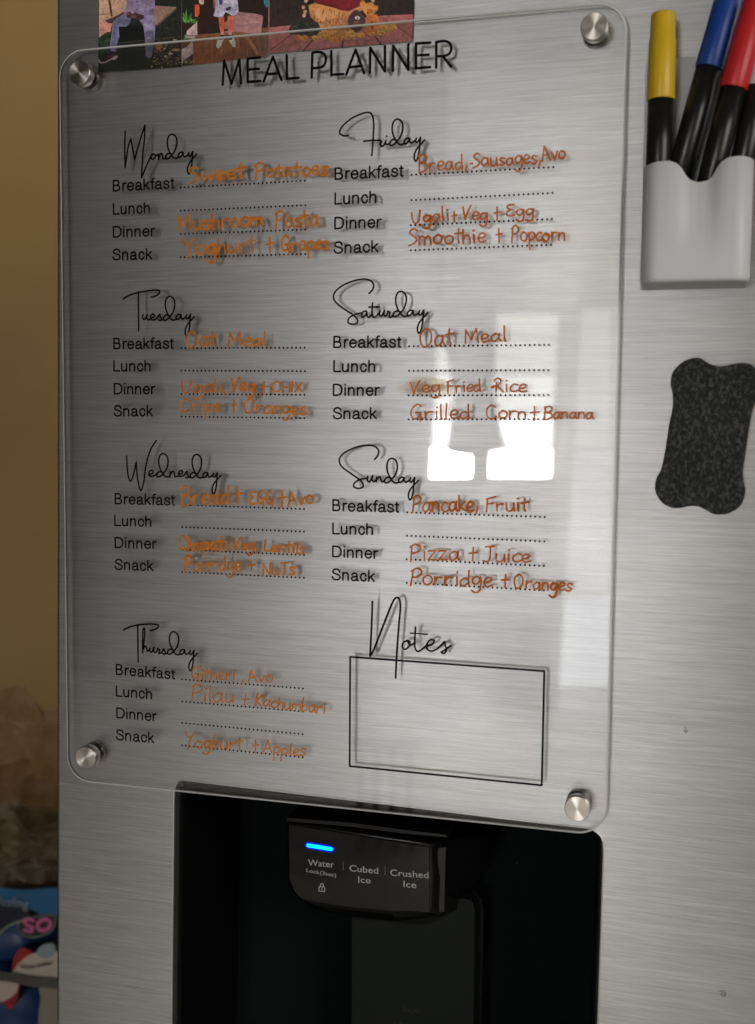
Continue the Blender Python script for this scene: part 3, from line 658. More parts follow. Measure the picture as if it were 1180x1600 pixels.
write(Q2 + 'Grilled Corn + Banana', [('Grilled', 0, 612, 372, 606, 54), ('Corn', 470, 608, 715, 602, 44), ('+', 742, 612, 795, 612, 54), ('Banana', 820, 606, 1130, 604, 40)], A7, wr * .95, RUST, .25)
write(Q + 'Bread + EGG + Avo', [('Bread', 62, 220, 435, 200, 76), ('+', 472, 198, 535, 196, 80), ('EGG', 588, 208, 775, 210, 56), ('+', 808, 225, 862, 225, 76), ('Avo', 882, 222, 1078, 205, 60)], A8, wl * 1.02, ORANGE, .45)
write(Q + 'Chapati Veg Lentils', [('Chapati', 45, 148, 415, 138, 60), ('Veg', 460, 140, 622, 145, 48), (',', 640, 145, 655, 146, 40), ('Lentils', 695, 148, 1008, 172, 48)], B1, wl * 1.05, ORANGE, .75)
write(Q + 'Porridge + Nuts', [('Porridge', 85, 312, 528, 302, 66), ('+', 578, 300, 628, 300, 50), ('NuTs', 688, 335, 935, 332, 54)], B1, wl, ORANGE, .4)
write(Q2 + 'Pancake, Fruit', [('Pancake,', 65, 195, 575, 185, 72), ('Fruit', 630, 192, 952, 188, 62)], B2, wr * 1.05, RUST, .3)
write(Q2 + 'Pizza + Juice', [('Pizza', 60, 152, 388, 148, 62), ('+', 447, 150, 505, 150, 52), ('Juice', 545, 158, 858, 160, 54)], B3, wr, RUST, .3)
write(Q2 + 'Porridge + Oranges on the Sunday line', [('Porridge', 60, 308, 602, 320, 60), ('+', 662, 325, 715, 328, 56), ('Oranges', 748, 330, 1128, 352, 50)], B3, wr * 1.05, RUST, .3)
write(Q + 'Githeri, Avo', [('Githeri', 113, 145, 435, 150, 50), (',', 480, 165, 498, 166, 50), ('Avo', 530, 175, 712, 165, 50)], B4, wl * .8, ORANGE, .15)
write(Q + 'Pilau + Kachumbari', [('Pilau', 108, 305, 422, 322, 68), ('+', 478, 335, 525, 340, 50), ('Kachumbari', 578, 342, 1098, 398, 52)], B4, wl * .75, ORANGE, .1)
write(Q + 'Yoghurt + Apples', [('Yoghurt', 62, 152, 490, 176, 56), ('+', 558, 190, 608, 192, 60), ('Apples', 642, 196, 952, 220, 50)], B5, wl * .78, ORANGE, .2)
# wiped ink smears, and letter shadow painted as brown haze at the left
def smear(name, pts, m, label):
    bm = bmesh.new(); c = cr_spline(pts, 5, True); v = [zx(p[0], p[1], yh) for p in c]; cx = sum(a for a, b in v) / len(v); cz = sum(b for a, b in v) / len(v)
    uvl = bm.loops.layers.float_color.new('fade')
    mid = bm.verts.new((cx, -.00008, cz)); rr = [bm.verts.new((a, -.00008, b)) for a, b in v]; hh = [bm.verts.new((cx + (a - cx) * .6, -.00008, cz + (b - cz) * .6)) for a, b in v]
    n = len(rr)
    for i in range(n):
        j = (i + 1) % n
        f = bm.faces.new((hh[i], hh[j], rr[j], rr[i]))
        for l in f.loops: l[uvl] = (0, 0, 0, 1) if l.vert in (rr[i], rr[j]) else (1, 1, 1, 1)
        f = bm.faces.new((mid, hh[j], hh[i]))
        for l in f.loops: l[uvl] = (1, 1, 1, 1)
    return lab(obj(name, bm, m, pl), label)
def smear_mat(name, col, k):
    m = bpy.data.materials.new(name); m.use_nodes = True; m.node_tree.nodes.clear()
    o = N(m, 'ShaderNodeOutputMaterial'); mx = N(m, 'ShaderNodeMixShader'); t = N(m, 'ShaderNodeBsdfTransparent'); d = N(m, 'ShaderNodeBsdfDiffuse'); d.inputs[0].default_value = (*col, 1)
    t.inputs[0].default_value = (1, .93, .84, 1)
    a = N(m, 'ShaderNodeAttribute', attribute_name='fade'); n = noise(m, coords(m, (90, 90, 260)), 1, 4)
    q = N(m, 'ShaderNodeMath', operation='MULTIPLY'); L(m, a.outputs['Fac'], q.inputs[0]); L(m, rng(m, n, 0, k, .3, .7), q.inputs[1])
    t2 = N(m, 'ShaderNodeMixRGB'); L(m, a.outputs['Fac'], t2.inputs[0]); t2.inputs[1].default_value = (1, 1, 1, 1); t2.inputs[2].default_value = (1, .95, .86, 1); L(m, t2.outputs[0], t.inputs[0])
    L(m, q.outputs[0], mx.inputs[0]); L(m, t.outputs[0], mx.inputs[1]); L(m, d.outputs[0], mx.inputs[2]); L(m, mx.outputs[0], o.inputs[0]); return m
SM1 = smear_mat('wiped_ink', (.62, .33, .10), .55); SM2 = smear_mat('letter_shadow_haze', (.55, .22, .07), .16)
smear('ink_smear_and_shade', [(618, 598), (650, 588), (690, 590), (712, 600), (700, 614), (660, 620), (625, 616)], SM1, 'yellowish wiped ink behind Veg Fried Rice')
smear('ink_smear_and_shade', [(300, 846), (350, 845), (385, 850), (380, 862), (330, 866), (300, 862)], SM1, 'smeared orange ink and painted letter shadow over Chapati')
smear('ink_smear_and_shade', [(305, 770), (340, 764), (362, 770), (355, 786), (320, 790)], SM2, 'brown haze over Bread, painted shadow of the lettering')
# ================================================================== PHOTOGRAPHS UNDER THE PANEL
def art_mat(name):
    m = mat(name, (.5, .5, .5), .35); a = N(m, 'ShaderNodeAttribute', attribute_name='ink')
    n = noise(m, coords(m, (420, 420, 420)), 1, 9, .85)
    v = N(m, 'ShaderNodeMixRGB', blend_type='MULTIPLY'); v.inputs[0].default_value = 1; L(m, a.outputs['Color'], v.inputs[1])
    L(m, ramp(m, n, [(.32, (.42, .42, .44)), (.68, (1.5, 1.46, 1.42))]), v.inputs[2]); L(m, v.outputs[0], P(m).inputs['Base Color']); return m
ART = art_mat('photo_print'); PAPER = mat('photo_paper', (.6, .58, .55), .4)
PY = DY - .0006
ALB = 2.2
def picture(label, quad, org, shapes, k):
    py = PY - k * .0004
    t = thing('photograph', label, 'photograph', at(*quad[0], DY), 'photographs on the refrigerator door')
    bm = bmesh.new(); prism(bm, [zx(*p, py) for p in quad], py, py + .00025); obj('paper', bm, PAPER, t)
    bm = bmesh.new(); lay = bm.loops.layers.float_color.new('ink'); yy = py - .00001
    for (pts, c) in shapes:
        yy -= 1.5e-7
        col = tuple(min(1, v * ALB) for v in srgb(c))
        poly = [zx(org[0] + a / org[2], org[1] + b / org[2], py) for a, b in pts]
        # keep the print inside the paper
        tri = tessellate_polygon([[Vector((p[0], p[1], 0)) for p in poly]]); vs = [bm.verts.new((p[0], yy, p[1])) for p in poly]
        jc = {v: tuple(x * random.uniform(.68, 1.25) for _ in (0,) for x in col) for v in vs}
        for v in vs: k_ = random.uniform(.7, 1.25); jc[v] = tuple(x * k_ for x in col)
        for q in tri:
            f = bm.faces.new([vs[i] for i in q])
            if f.calc_area() > 0:
                f.normal_update()
                if f.normal.y > 0: f.normal_flip()
            for l in f.loops: l[lay] = (*jc[l.vert], 1)
    obj('printed_image', bm, ART, t)
    return t
def blob(cx, cy, rx, ry, n=9, j=.2):
    return [(cx + rx * math.cos(2 * math.pi * i / n) * random.uniform(1 - j, 1 + j), cy + ry * math.sin(2 * math.pi * i / n) * random.uniform(1 - j, 1 + j)) for i in range(n)]
def inside(x, y, poly):
    c = False; n = len(poly)
    for i in range(n):
        a, b = poly[i], poly[(i + 1) % n]
        if (a[1] > y) != (b[1] > y) and x < (b[0] - a[0]) * (y - a[1]) / (b[1] - a[1]) + a[0]: c = not c
    return c
def scatter(n, poly, r, cols):
    out = []; xs = [p[0] for p in poly]; ys = [p[1] for p in poly]
    while len(out) < n:
        x, y = random.uniform(min(xs), max(xs)), random.uniform(min(ys), max(ys))
        if inside(x, y, poly) and inside(x + r, y + r, poly) and inside(x - r, y + r, poly) and inside(x + r, y - r, poly): out.append((blob(x, y, r * random.uniform(.4, 1.2), r * random.uniform(.3, .9), 6, .4), random.choice(cols)))
    return out
# picture 1: person sitting on a swing bench in a garden (print coordinates: 8.43 per pixel)
Zp = (150, 0, 8.43)
q1 = [(153.5, 113.6), (284.2, 104.6), (285, -90), (155, -90)]
fullq = [(30, 957), (1131, 881), (1138, -700), (42, -700)]
s1 = [(fullq, (30, 33, 28)), ([(42, -700), (700, -700), (700, 110), (240, 250), (180, 430), (40, 520)], (190, 145, 120)), ([(40, 300), (215, 260), (190, 420), (120, 440), (40, 520)], (185, 125, 110)),
      ([(160, -20), (190, -20), (222, 215), (200, 225), (180, 120)], (75, 48, 42)), ([(42, 185), (200, 172), (200, 180), (42, 194)], (110, 72, 60)),
      ([(120, 265), (250, 215), (370, 150), (390, 190), (240, 250), (215, 310), (150, 300)], (66, 52, 50)),
      ([(770, 70), (1060, 92), (1000, 150), (790, 330), (730, 250)], (140, 112, 98)), ([(1060, 92), (1062, 115), (800, 350), (790, 325)], (92, 66, 50)),
      ([(30, 500), (100, 450), (150, 420), (210, 415), (215, 640), (180, 680), (30, 760)], (34, 46, 30))]
s1 += scatter(130, [(40, 540), (210, 430), (210, 660), (40, 720)], 16, [(44, 62, 36), (24, 34, 22), (58, 72, 48), (20, 26, 18)])
s1 += scatter(200, [(800, 360), (1060, 130), (1130, 120), (1130, 880), (760, 900), (780, 500)], 15, [(22, 28, 20), (40, 46, 34), (60, 54, 42), (20, 22, 16)])
s1 += scatter(150, [(760, 560), (1128, 560), (1128, 870), (740, 890)], 14, [(110, 84, 58), (88, 64, 44), (130, 100, 74), (60, 58, 40), (36, 34, 28)])
s1 += [(blob(1040, 525, 26, 10), (150, 130, 110)), (blob(1050, 655, 60, 18), (150, 116, 88)), (blob(985, 705, 34, 14), (160, 140, 120)), (blob(920, 745, 24, 18), (130, 125, 105)), (blob(905, 640, 16, 14), (150, 145, 120)), (blob(820, 600, 50, 60, 11, .3), (120, 86, 56)), (blob(868, 888, 14, 9), (150, 146, 120)), (blob(735, 875, 14, 14), (120, 110, 60))]
s1 += [([(300, 340), (640, 330), (650, 540), (290, 560)], (14, 15, 12)), ([(280, 570), (640, 530), (640, 890), (290, 930)], (26, 29, 25))]
s1 += scatter(40, [(300, 580), (640, 540), (640, 880), (300, 915)], 12, [(32, 36, 30), (22, 25, 21), (40, 42, 34)])
s1 += [([(300, 560), (650, 525), (1130, 478), (1130, 484), (650, 532), (300, 568)], (70, 72, 62)),
       ([(410, -40), (780, -40), (775, 90), (760, 180), (700, 210), (560, 190), (470, 165), (360, 160), (400, 80)], (122, 108, 138)), ([(480, -40), (600, -40), (600, 180), (500, 165)], (134, 118, 150)),
       ([(690, 130), (765, 100), (760, 190), (700, 200)], (98, 88, 118)), (blob(545, 18, 12, 10), (40, 34, 44)), (blob(542, 122, 12, 11), (40, 34, 44)),
       ([(240, 270), (380, 170), (470, 200), (450, 300), (400, 350), (300, 350), (310, 480), (270, 600), (260, 680), (195, 670), (180, 620), (205, 460), (215, 330)], (104, 104, 134)),
       ([(280, 260), (420, 250), (440, 275), (300, 300)], (84, 84, 112)), ([(235, 330), (290, 350), (250, 600), (200, 600)], (88, 90, 120)),
       ([(560, 250), (650, 200), (760, 200), (785, 300), (780, 400), (770, 520), (745, 680), (735, 740), (690, 772), (655, 730), (650, 560), (640, 430), (620, 330)], (128, 116, 150)),
       ([(650, 410), (770, 400), (760, 560), (735, 740), (690, 770), (655, 720), (650, 550)], (86, 82, 104)), (blob(690, 530, 34, 50), (108, 100, 122)), (blob(690, 715, 34, 44), (100, 98, 108)),
       ([(395, 165), (460, 150), (470, 230), (430, 240), (400, 215)], (60, 36, 40)), ([(440, 200), (520, 165), (600, 190), (645, 230), (600, 262), (480, 255)], (52, 36, 38)), (blob(500, 215, 40, 26), (96, 66, 62)), (blob(425, 185, 22, 22), (104, 70, 66)),
       ([(40, 780), (130, 740), (190, 690), (255, 690), (280, 740), (230, 770), (170, 800), (110, 812), (50, 815)], (34, 24, 28)), ([(150, 735), (245, 715), (255, 730), (160, 755)], (84, 60, 62)),
       ([(34, 775), (50, 780), (60, 812), (110, 815), (200, 770), (255, 735), (286, 730), (286, 760), (250, 788), (205, 786), (120, 832), (60, 833), (36, 815)], (168, 152, 150))]
picture('photograph of a person in pale lilac clothes sitting on a garden swing', q1, Zp, s1, 0)
# picture 2: child standing on a wooden deck by potted plants
Zq = (280, 0, 8.43)
q2 = [(283.6, 103.4), (418.4, 88.2), (421.5, -90), (284.5, -90)]
s2 = [([(32, 868), (1165, 741), (1190, -700), (40, -700)], (40, 26, 22)), ([(190, 460), (560, 430), (1185, 358), (1165, 741), (300, 840), (180, 850)], (122, 78, 50)),
      ([(180, 700), (400, 640), (400, 828), (200, 850)], (128, 78, 44)), ([(40, -60), (200, -60), (190, 180), (40, 200)], (26, 28, 22))]
for x in (300, 390, 450, 540, 700, 800, 880, 980): s2.append(([(x, 460 - (x > 560) * 60), (x + 14, 460 - (x > 560) * 60), (x + 26, 760), (x + 6, 765)], random.choice([(96, 58, 36), (104, 66, 44), (138, 92, 62)])))
s2 += [([(850, 450), (890, 440), (1060, 700), (1020, 720)], (150, 108, 82)), ([(700, 400), (760, 395), (830, 700), (790, 720)], (118, 76, 50)), ([(980, 455), (1180, 380), (1165, 741), (1080, 740)], (112, 82, 70)),
       ([(790, 155), (1000, 178), (1090, 200), (1107, 225), (1080, 425), (1050, 462), (820, 420), (600, 425), (600, 260)], (142, 104, 106)), ([(820, 420), (1080, 380), (1072, 440), (1050, 462)], (158, 116, 110)), ([(740, 200), (1000, 230), (1060, 300), (740, 330)], (150, 112, 114)),
       ([(440, -60), (460, 110), (480, 110), (480, -60)], (140, 72, 70)), ([(750, -60), (770, -60), (775, 60), (750, 60)], (140, 72, 70)),
       ([(470, -60), (760, -60), (785, 150), (755, 190), (700, 208), (630, 165), (605, 160), (580, 215), (520, 226), (450, 210), (480, 100)], (164, 158, 180)), ([(520, -60), (580, -60), (570, 60), (530, 60)], (56, 60, 108)), ([(610, 110), (670, 82), (690, 95), (670, 128), (615, 142)], (40, 36, 74)),
       ([(680, 120), (770, 60), (785, 150), (700, 205)], (148, 146, 170)), (blob(748, 126, 10, 9), (40, 40, 80)), (blob(620, 20, 30, 20), (186, 184, 200)),
       ([(518, 232), (600, 215), (605, 330), (590, 430), (548, 430), (535, 370)], (196, 92, 66)), ([(635, 205), (725, 210), (715, 400), (690, 440), (650, 420), (640, 300)], (200, 96, 74)), ([(590, 210), (640, 170), (640, 260), (600, 300)], (52, 26, 24)),
       ([(585, 375), (650, 385), (640, 410), (590, 405)], (60, 34, 34)), ([(548, 425), (600, 430), (590, 470), (550, 470)], (160, 124, 116)), ([(640, 420), (690, 430), (690, 470), (650, 470)], (160, 124, 116)),
       ([(480, 600), (510, 490), (550, 455), (605, 455), (580, 540), (540, 620), (510, 640)], (38, 28, 30)), ([(485, 595), (515, 490), (540, 475), (560, 530), (590, 470), (600, 475), (560, 590), (520, 637), (492, 628)], (188, 178, 166)),
       ([(615, 455), (690, 460), (735, 510), (752, 580), (730, 622), (700, 610), (655, 530)], (38, 28, 30)), ([(620, 470), (660, 530), (680, 520), (700, 470), (735, 520), (748, 575), (738, 615), (712, 620), (680, 580), (650, 520)], (190, 180, 168)),
       ([(640, 470), (690, 470), (700, 520), (670, 525)], (50, 44, 56)), ([(540, 470), (575, 465), (560, 520), (530, 530)], (50, 44, 56)),
       ([(205, 60), (265, 60), (268, 180), (240, 225), (210, 215)], (196, 74, 36)), ([(262, -60), (330, -60), (325, 50), (290, 62), (262, 30)], (170, 150, 130)), ([(1110, -60), (1185, -60), (1180, 90), (1150, 95), (1120, 50)], (40, 110, 116))]
for (cx, cy, R_, n_) in ((95, 300, 140, 26), (180, 300, 90, 14), (90, 520, 80, 14)):
    for i in range(n_):
        a = random.uniform(-math.pi, 0.25); r = R_ * random.uniform(.5, 1.45); ex, ey = cx + r * math.cos(a) * .7, cy + r * math.sin(a) * 1.05
        ex = max(42, ex); s2.append(([(cx - 12, cy), (max(42, (cx + ex) / 2 - 10), (cy + ey) / 2), (ex, ey), ((cx + ex) / 2 + 12, (cy + ey) / 2 + 6)], random.choice([(70, 130, 60), (52, 104, 44), (96, 158, 82), (40, 80, 34)])))
s2 += [([(105, 400), (235, 290), (242, 458), (120, 465), (95, 440)], (174, 150, 150)), ([(60, 470), (215, 470), (190, 530), (120, 500)], (150, 132, 126)), ([(40, 560), (150, 500), (160, 540), (90, 620), (40, 640)], (96, 52, 34)),
       ([(34, 650), (110, 610), (180, 520), (188, 700), (140, 740), (60, 790), (34, 860)], (176, 156, 154))]
for i in range(16):
    a = random.uniform(-math.pi * .95, -.02); r = random.uniform(60, 230); cx, cy = 120, 835; ex, ey = max(40, cx + r * math.cos(a)), cy + r * math.sin(a) * .55
    s2.append(([(cx - 8, cy), ((cx + ex) / 2, (cy + ey) / 2 - 9), (ex, ey), ((cx + ex) / 2 + 3, (cy + ey) / 2 + 9)], random.choice([(120, 116, 70), (90, 96, 62), (150, 138, 96), (100, 110, 100)])))
picture('photograph of a child in white trainers standing on a wooden deck by plants', q2, Zq, s2, 1)
# picture 3: harvest scene with a teddy and small pumpkins on pink boards
Zr = (415, 0, 4.917)
q3 = [(419.2, 83.6), (644.6, 64.8), (647.2, -90), (420.6, -90)]
s3 = [([(21, 410), (1129, 317), (1140, -430), (28, -430)], (150, 92, 90)), ([(28, -430), (1140, -430), (1137, 108), (880, 122), (30, 210)], (44, 34, 30))]
for x in (90, 180, 240, 900, 960, 1020, 1090): s3.append(([(x, -430), (x + 6, -430), (x + 6, 110), (x, 112)], (28, 22, 20)))
s3 += [([(24, 300), (200, 262), (120, 330), (24, 376)], (156, 98, 98)), ([(40, 396), (330, 300), (560, 290), (560, 355)], (164, 106, 104)), ([(600, 330), (830, 280), (860, 300), (880, 335), (600, 352)], (160, 100, 96)), ([(880, 262), (1126, 180), (1128, 316), (900, 332)], (158, 98, 96)), ([(880, 120), (1137, 108), (1130, 180), (900, 160)], (150, 90, 88))]
for a, b, w_ in (((200, 262), (30, 386), 8), ((362, 300), (282, 392), 12), ((590, 315), (582, 368), 12), ((838, 280), (884, 345), 12), ((1000, 200), (1128, 286), 8), ((880, 130), (960, 178), 6), ((1040, 120), (1130, 158), 5), ((24, 254), (150, 212), 5)):
    s3.append(([a, (a[0] + w_, a[1]), (b[0] + w_, b[1]), b], (40, 24, 24)))
for i in range(60):
    x = random.uniform(40, 1080); y = 400 - (x - 20) * .083 - random.uniform(12, 110)
    if y > 200: s3.append(([(x, y), (x + random.uniform(15, 40), y - 6), (x + random.uniform(15, 40), y - 3)], random.choice([(120, 66, 66), (178, 124, 118), (108, 58, 60)])))
s3 += [([(330, 40), (380, 20), (600, 80), (760, 20), (780, 60), (700, 100), (640, 220), (560, 250), (430, 235), (380, 160), (345, 130)], (176, 118, 74)), ([(350, 60), (560, 90), (560, 130), (420, 170)], (186, 130, 86)),
       ([(540, 150), (680, 85), (640, 240), (540, 240)], (160, 104, 74))]
for i in range(34):
    x, y = random.uniform(370, 620), random.uniform(60, 230); s3.append(([(x, y), (x + random.uniform(-14, 14), y + 26), (x + 6, y + 28), (x + 8, y)], random.choice([(130, 80, 50), (140, 86, 56), (196, 142, 96)])))
s3 += [([(370, -60), (800, -60), (740, 40), (640, 85), (580, 80), (480, 40), (400, 30), (365, 0)], (98, 24, 34)), ([(480, -60), (700, -60), (640, 60), (580, 70)], (112, 30, 42)),
       ([(345, -60), (372, -60), (366, 20), (330, 40), (318, 30)], (24, 20, 22)), ([(175, 235), (200, 185), (330, 175), (400, 165), (430, 230), (400, 272), (330, 280), (190, 262)], (46, 48, 40))]
s3 += scatter(90, [(185, 235), (220, 170), (400, 170), (425, 235), (395, 270), (200, 262)], 13, [(34, 38, 30), (60, 60, 50), (50, 60, 44), (28, 28, 24)])
for x, y in ((310, 5), (292, 55), (305, 90), (296, 118), (825, 5)): s3.append((blob(x, y, 14, 15, 9, .1), (176, 140, 120)))
s3 += [(blob(700, 160, 66, 84, 12, .1), (66, 48, 46)), (blob(706, 136, 20, 14, 9, .1), (210, 200, 190)), (blob(706, 140, 7, 6), (30, 24, 24)), (blob(700, 175, 24, 16), (104, 66, 60))]
s3 += [(blob(745, 25, 22, 22), (186, 120, 60)), (blob(850, 62, 18, 26), (176, 108, 56)), (blob(800, 68, 52, 52, 12, .06), (188, 120, 62)), (blob(800, 85, 24, 20), (160, 96, 50)), (blob(786, 98, 8, 9), (60, 34, 24)), ([(775, 110), (860, 110), (880, 200), (860, 265), (800, 262), (760, 250), (780, 190)], (180, 106, 54)), ([(808, 160), (822, 160), (830, 220), (815, 240)], (120, 66, 36)), (blob(858, 230, 24, 36), (188, 112, 58)), (blob(790, 235, 30, 28), (174, 100, 50))]
for x, y, r in ((250, 288, 26), (298, 290, 27), (380, 290, 24), (430, 270, 32), (470, 285, 30), (500, 262, 34), (520, 300, 28), (560, 290, 32), (560, 318, 18), (600, 262, 36), (630, 275, 36), (690, 275, 28), (735, 268, 28), (815, 262, 24), (890, 244, 30), (900, 200, 26), (945, 220, 30), (970, 205, 34), (985, 215, 26), (660, 250, 24), (455, 250, 26), (540, 250, 22)):
    s3.append((blob(x, y, r, r * .9, 11, .08), random.choice([(202, 130, 66), (208, 140, 72), (190, 116, 58)]))); s3.append((blob(x + r * .3, y + r * .3, r * .3, r * .3), (160, 92, 46)))
picture('photograph of a teddy bear and little pumpkins on pink boards', q3, Zr, s3, 2)
# ================================================================== PEN HOLDER AND MARKERS
ph = thing('pen_holder', 'white plastic magnetic pen holder with a scooped front, stuck on the steel door', 'pen holder', (.36, DY, -.15))
WHT = mat('white_plastic', (.70, .70, .715), .42); P(WHT).inputs['Subsurface Weight'].default_value = .05
m = WHT; bump(m, noise(m, coords(m, (500,) * 3), 1, 2), .03, .0003)
HD = .030
yq = DY - HD
Zh = (990, 0, 3.333)
def hp(p, y): return zx(Zh[0] + p[0] / Zh[2], Zh[1] + p[1] / Zh[2], y)
tl = hp((46, 856), yq); bl = hp((40, 1470), yq); x0, x1 = (tl[0] + bl[0]) / 2, hp((632, 900), yq)[0]; zb = bl[1]
topc = [hp(p, yq) for p in ((632, 812), (600, 808), (540, 808), (490, 818), (455, 842), (432, 878), (412, 915), (385, 938), (337, 946), (295, 934), (270, 905), (252, 872), (225, 846), (185, 833), (120, 838), (60, 850))]
fine = []
for a, b in zip(topc, topc[1:]): fine += [a]
poly = [(x0, zb), (x1, zb)] + topc + [(x0, topc[-1][1])]
bm = bmesh.new()
# horizontal section: straight front, rounded vertical corners, running back to the door
rc = .0075
def section(t):                     # parameter 0..1 across the front -> x, y
    return t
cols = 44; prof = []
def top_z(x):
    pts = sorted(topc)
    if x <= pts[0][0]: return pts[0][1]
    for a, b in zip(pts, pts[1:]):
        if a[0] <= x <= b[0]:
            u = (x - a[0]) / max(1e-9, b[0] - a[0]); return a[1] + (b[1] - a[1]) * u
    return pts[-1][1]
path = [(x0, DY - .0004)]
for k in range(7):
    a = math.radians(90 * k / 6); path.append((x0 + rc - rc * math.cos(a), yq + rc - rc * math.sin(a)))
for k in range(1, cols): path.append((x0 + rc + (x1 - x0 - 2 * rc) * k / cols, yq))
for k in range(7):
    a = math.radians(90 - 90 * k / 6); path.append((x1 - rc + rc * math.cos(a), yq + rc - rc * math.sin(a)))
path.append((x1, DY - .0004))
th = .0016
def off(i):
    a = path[max(i - 1, 0)]; b = path[min(i + 1, len(path) - 1)]; d = Vector((b[0] - a[0], b[1] - a[1])).normalized(); return Vector((-d.y, d.x)) * th
ro = [(p[0], p[1]) for p in path]; ri = [(p[0] + off(i).x, p[1] + off(i).y) for i, p in enumerate(path)]
zt = [top_z(p[0]) for p in path]
rb = .002
rings = [[(p[0], p[1], z) for p, z in zip(ri, [zb + .003] * len(ri))], [(p[0], p[1], z - .0003) for p, z in zip(ri, zt)], [(p[0] * .5 + q[0] * .5, p[1] * .5 + q[1] * .5, z) for p, q, z in zip(ri, ro, zt)],
         [(p[0], p[1], z - .0004) for p, z in zip(ro, zt)], [(p[0], p[1], zb + rb) for p in ro], [(p[0] * .7 + q[0] * .3, p[1] * .7 + q[1] * .3, zb + .0004) for p, q in zip(ro, ri)], [(p[0], p[1], zb) for p in ri]]
loft(bm, rings, False)
n = len(ri)
vb = [bm.verts.new((p[0], p[1], zb + .00005)) for p in ri]; bm.faces.new(vb)
vb = [bm.verts.new((p[0], p[1], zb + .003)) for p in ri]; bm.faces.new(vb[::-1])
bmesh.ops.recalc_face_normals(bm, faces=bm.faces[:])
obj('tray', bm, WHT, ph)
bm = bmesh.new(); a = hp((62, 420), DY); b = hp((215, 308), DY)
prism(bm, rrect(a[0], x1 - .001, zb, b[1], .002), DY - .0022, DY - .0002)
obj('back_plate', bm, mat('back_plate_plastic', (.72, .74, .78), .35), ph)
def pen_obj(label, col, top, joint, low, y, rcap, ztop_cap=True, sheen=.35):
    A = at(*top, y); J = at(*joint, y); B = at(*low, y); d = (A - B).normalized()
    t = thing('marker_pen', label, 'marker pen', tuple(B), 'marker pens in the holder')
    q = d.to_track_quat('Z', 'Y').to_matrix()
    ln = (A - J).length; lb = (J - B).length
    def put(name, prof, m, flutes=0):
        bm = bmesh.new(); seg = 64; rings = []
        for s_, r in prof:
            ring = []
            for k in range(seg):
                a_ = 2 * math.pi * k / seg; rr = r * (1 - (.022 if flutes and k % 4 < 2 and flutes[0] < s_ < flutes[1] else 0))
                ring.append(tuple(B + q @ Vector((rr * math.cos(a_), rr * math.sin(a_), s_))))
            rings.append(ring)
        loft(bm, rings, True, True, True); bmesh.ops.recalc_face_normals(bm, faces=bm.faces[:])
        return obj(name, bm, m, t)
    r = rcap
    cm = mat('cap_' + label.split()[0], col, .38); 
    put('cap', [(lb, r * .99), (lb + .0003, r * 1.01), (lb + ln * .25, r), (lb + ln * .685, r * .985), (lb + ln * .70, r * .925), (lb + ln * .97, r * .89), (lb + ln * .99, r * .86), (lb + ln, r * .80)], cm, (lb + ln * .05, lb + ln * .66))
    put('barrel', [(-.04, r * .93), (lb * .5, r * .935), (lb + .0005, r * .935)], BARB)
    return t
BARB = mat('black_barrel', (.010, .010, .009), .30)
pen_obj('yellow capped black marker pen standing upright at the left of the holder', (.72, .46, .015), (1037, 21), (1032.5, 157), (1028, 300), DY - .014, .0063)
pen_obj('blue capped black marker pen leaning right, between the yellow and the red one', (.010, .055, .30), (1149, -40), (1107.6, 107), (1061, 275), DY - .0125, .0063)
pen_obj('red capped black marker pen leaning right in front of the blue one', (.58, .020, .022), (1181, 2), (1145, 139), (1108, 288), DY - .0185, .0062)
pen_obj('white capped black marker pen mostly cut off at the right edge', (.62, .56, .62), (1212, 0), (1184, 137), (1158, 270), DY - .0145, .0062)
# ================================================================== FELT ERASER
FELT = mat('dark_felt', (.02, .022, .022), 1.0); m = FELT
P(m).inputs['Sheen Weight'].default_value = .15
n1 = noise(m, coords(m, (620, 620, 430)), 1, 6, .75); n2 = noise(m, coords(m, (900, 900, 900)), 1, 5, .8)
L(m, ramp(m, n1, [(.40, (.003, .0035, .0035)), (.50, (.014, .016, .016)), (.60, (.11, .115, .115))]), P(m).inputs['Base Color'])
bump(m, n2, .9, .0012, bump(m, n1, .8, .002))
Ze = (1000, 540, 5.717)
ol = [(500, 108), (420, 125), (340, 180), (290, 250), (275, 330), (290, 420), (297, 520), (275, 640), (250, 780), (228, 930), (205, 1060), (180, 1130), (143, 1200), (137, 1290), (165, 1360), (220, 1420), (290, 1450), (370, 1450), (450, 1433), (530, 1440), (600, 1475), (660, 1505), (740, 1510), (820, 1490), (890, 1440), (930, 1370), (942, 1290), (930, 1220), (920, 1150), (930, 1050), (950, 920), (970, 780), (990, 660), (1010, 570), (1040, 500), (1075, 430), (1085, 330), (1060, 240), (1010, 180), (940, 155), (870, 155), (790, 175), (720, 182), (650, 172), (590, 145), (545, 115)]
ye = DY - .0055
op = cr_spline([zx(Ze[0] + p[0] / Ze[2], Ze[1] + p[1] / Ze[2], ye) for p in ol], 4, True)
bm = bmesh.new()
r_o = [(x + random.uniform(-1, 1) * .00012, z + random.uniform(-1, 1) * .00012) for x, z in op]
rr = [[(x, DY - .0003, z) for x, z in r_o], [(x, ye + .001, z) for x, z in r_o], [(x, ye + .0003, z) for x, z in inset(r_o, .0004)], [(x, ye, z) for x, z in inset(r_o, .0011)]]
loft(bm, rr)
tr_ = tessellate_polygon([[Vector((p[0], p[2], 0)) for p in rr[-1]]]); vs = [bm.verts.new(p) for p in rr[-1]]
for t_ in tr_: bm.faces.new([vs[i] for i in t_])
bmesh.ops.remove_doubles(bm, verts=bm.verts[:], dist=1e-7)
bmesh.ops.recalc_face_normals(bm, faces=bm.faces[:])
